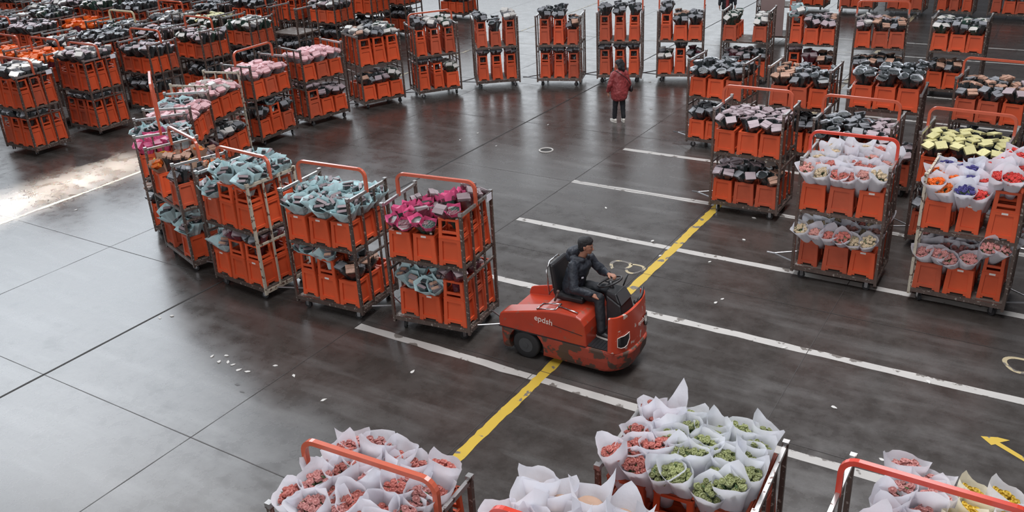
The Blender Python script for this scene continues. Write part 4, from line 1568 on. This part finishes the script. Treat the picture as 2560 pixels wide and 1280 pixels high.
shoe(WM, (-.02, -.11, .094), -.25, shoe_white)
shoe(WM, (.05, .11, .094), .2, shoe_white)
# shoulder bag, held by the person yet a thing of its own
BG = link('shoulder_bag', None)
BG.location = WM.location
BG.rotation_euler = WM.rotation_euler
tag(BG, 'small black shoulder bag hanging at the hip of the red-coated person', 'bag')
bag_m = mat('black_leather', (0.018, 0.014, 0.016), .35)
blob('bag_body', [((-.05, -.31, .86), .070, (.05, -.31, .86), .070, (1, .7, 1.25))], bag_m, BG, .01, 2)
m_ = MB()
pts = [(-.03, -.315, .93), (-.10, -.26, 1.02), (-.175, -.12, 1.18), (-.13, .06, 1.33), (-.02, .12, 1.378), (.12, .02, 1.28), (.17, -.14, 1.10), (.10, -.29, .96), (.04, -.315, .93)]
m_.tube(pts, .009, 6)
m_.build('strap', [bag_m], BG, True)

# third person, far off
TP = link('person', None)
TP.location = (-11.35, 32.8, 0)
TP.rotation_euler = (0, 0, math.radians(-70))
tag(TP, 'person in an open black coat over red, far behind the carts and cut off above', 'person')
HC3 = Vector((.03, 0, 1.62))
HR3 = Matrix.Identity(3)
caps = head_caps(HC3, HR3) + [
    ((0, 0, 1.44), .055, (.02, 0, 1.55), .052), ((0, -.16, 1.40), .06, (0, .16, 1.40), .06), ((0, 0, 1.34), .12, (0, 0, .96), .12),
    ((0, -.19, 1.38), .05, (-.02, -.27, 1.10), .04), ((-.02, -.27, 1.10), .038, (.06, -.28, .86), .028), ((0, .19, 1.38), .05, (-.02, .27, 1.10), .04), ((-.02, .27, 1.10), .038, (.06, .28, .86), .028),
    ((0, -.09, .92), .09, (.01, -.09, .50), .058), ((.01, -.09, .50), .056, (-.01, -.10, .10), .038), ((0, .09, .92), .09, (.01, .09, .50), .058), ((.01, .09, .50), .056, (-.01, .10, .10), .038)]
caps += hand_caps((.06, -.28, .85), (.15, 0, -1), (0, -1, 0), 1, .4) + hand_caps((.06, .28, .85), (.15, 0, -1), (0, 1, 0), -1, .4)
blob('body', caps, skin_m, TP, .010, 2)
face_bits(HC3, HR3, TP)
blob('black_coat', [((0, -.15, 1.39), .09, (0, .15, 1.39), .09), ((-.03, 0, 1.34), .16, (-.03, 0, .80), .19, (.9, 1.1, 1)), ((0, -.19, 1.38), .08, (-.02, -.27, 1.10), .068), ((-.02, -.27, 1.10), .068, (.05, -.28, .92), .055),
                    ((0, .19, 1.38), .08, (-.02, .27, 1.10), .068), ((-.02, .27, 1.10), .068, (.05, .28, .92), .055)], trouser_m, TP, .014, 3, wrinkle=.03)
blob('red_shirt', [((.09, 0, 1.32), .075, (.11, 0, .78), .075, (1, .8, 1))], redcoat_m, TP, .014, 2)
blob('trousers', [((0, -.09, .88), .10, (.01, -.09, .50), .075), ((.01, -.09, .50), .075, (-.01, -.10, .12), .062), ((0, .09, .88), .10, (.01, .09, .50), .075), ((.01, .09, .50), .075, (-.01, .10, .12), .062)], trouser_m, TP, .014, 3)
blob('hair', [((-.01, 0, 1.68), .092, (.03, 0, 1.695), .078), ((-.04, 0, 1.63), .07, (-.05, 0, 1.58), .055)], hair_m, TP, .012, 1)
shoe(TP, (-.01, -.10, .094), 0, shoe_black)
shoe(TP, (-.01, .10, .094), 0, shoe_black)

# ------------------------------------------------------------------ litter
scrap_m = mat('scrap_paper', (0.62, 0.61, 0.58), 0.7)
rl = random.Random(11)
spots = [(1631, 603), (1240, 365), (1195, 333), (1150, 350), (1370, 312), (1625, 205), (1628, 272), (905, 478), (1650, 640), (1960, 870), (2320, 955), (2205, 1150), (2085, 1018), (1885, 545),
         (565, 890), (548, 905), (582, 912), (596, 925), (570, 905), (530, 892), (190, 525), (1805, 748), (1790, 757), (2365, 385), (1775, 655), (1860, 600), (1515, 520), (620, 930), (735, 940), (690, 915), (430, 790), (400, 795), (1030, 930), (810, 1000), (1700, 1000)]


def onfloor(u, v):
    d = fwd + r2 * ((u - 1280) / F_PX) - u2 * ((v - 640) / F_PX)
    t = -CAM_H / d.z
    return CAMP + d * t


SCR = []
for i in range(5):
    m_ = MB()
    n = 6
    V = [(cos(2 * pi * k / n) * .045 * rl.uniform(.5, 1.2), sin(2 * pi * k / n) * .028 * rl.uniform(.5, 1.2), rl.uniform(.003, .015)) for k in range(n)]
    m_.add(V, [tuple(range(n))])
    m_.add([(x, y, .002) for x, y, z in V], [tuple(range(n))[::-1]])
    m_.f += [(k, (k + 1) % n, n + (k + 1) % n, n + k) for k in range(n)]
    m_.m += [0] * n
    SCR.append(m_.mesh('paper_scrap', [scrap_m]))
for i, (u, v) in enumerate(spots):
    p = onfloor(u, v)
    o = link('paper_scrap', SCR[i % 5])
    o.location = (p.x, p.y, 0)
    o.rotation_euler = (0, 0, rl.uniform(0, 6))
    w_ = ('past the orange arrow and stall carts' if p.x > -3 and p.y < 12 else 'between the tractor and the stall carts' if p.y < 15 else 'near the rear stall lines') if p.x > -8.2 else 'on the pale floor before the blue-bunch carts' if p.y < 12 else 'on the open floor around the drain cover'
    tag(o, 'small pale paper scrap ' + w_, 'scrap', 'paper scraps ' + w_)
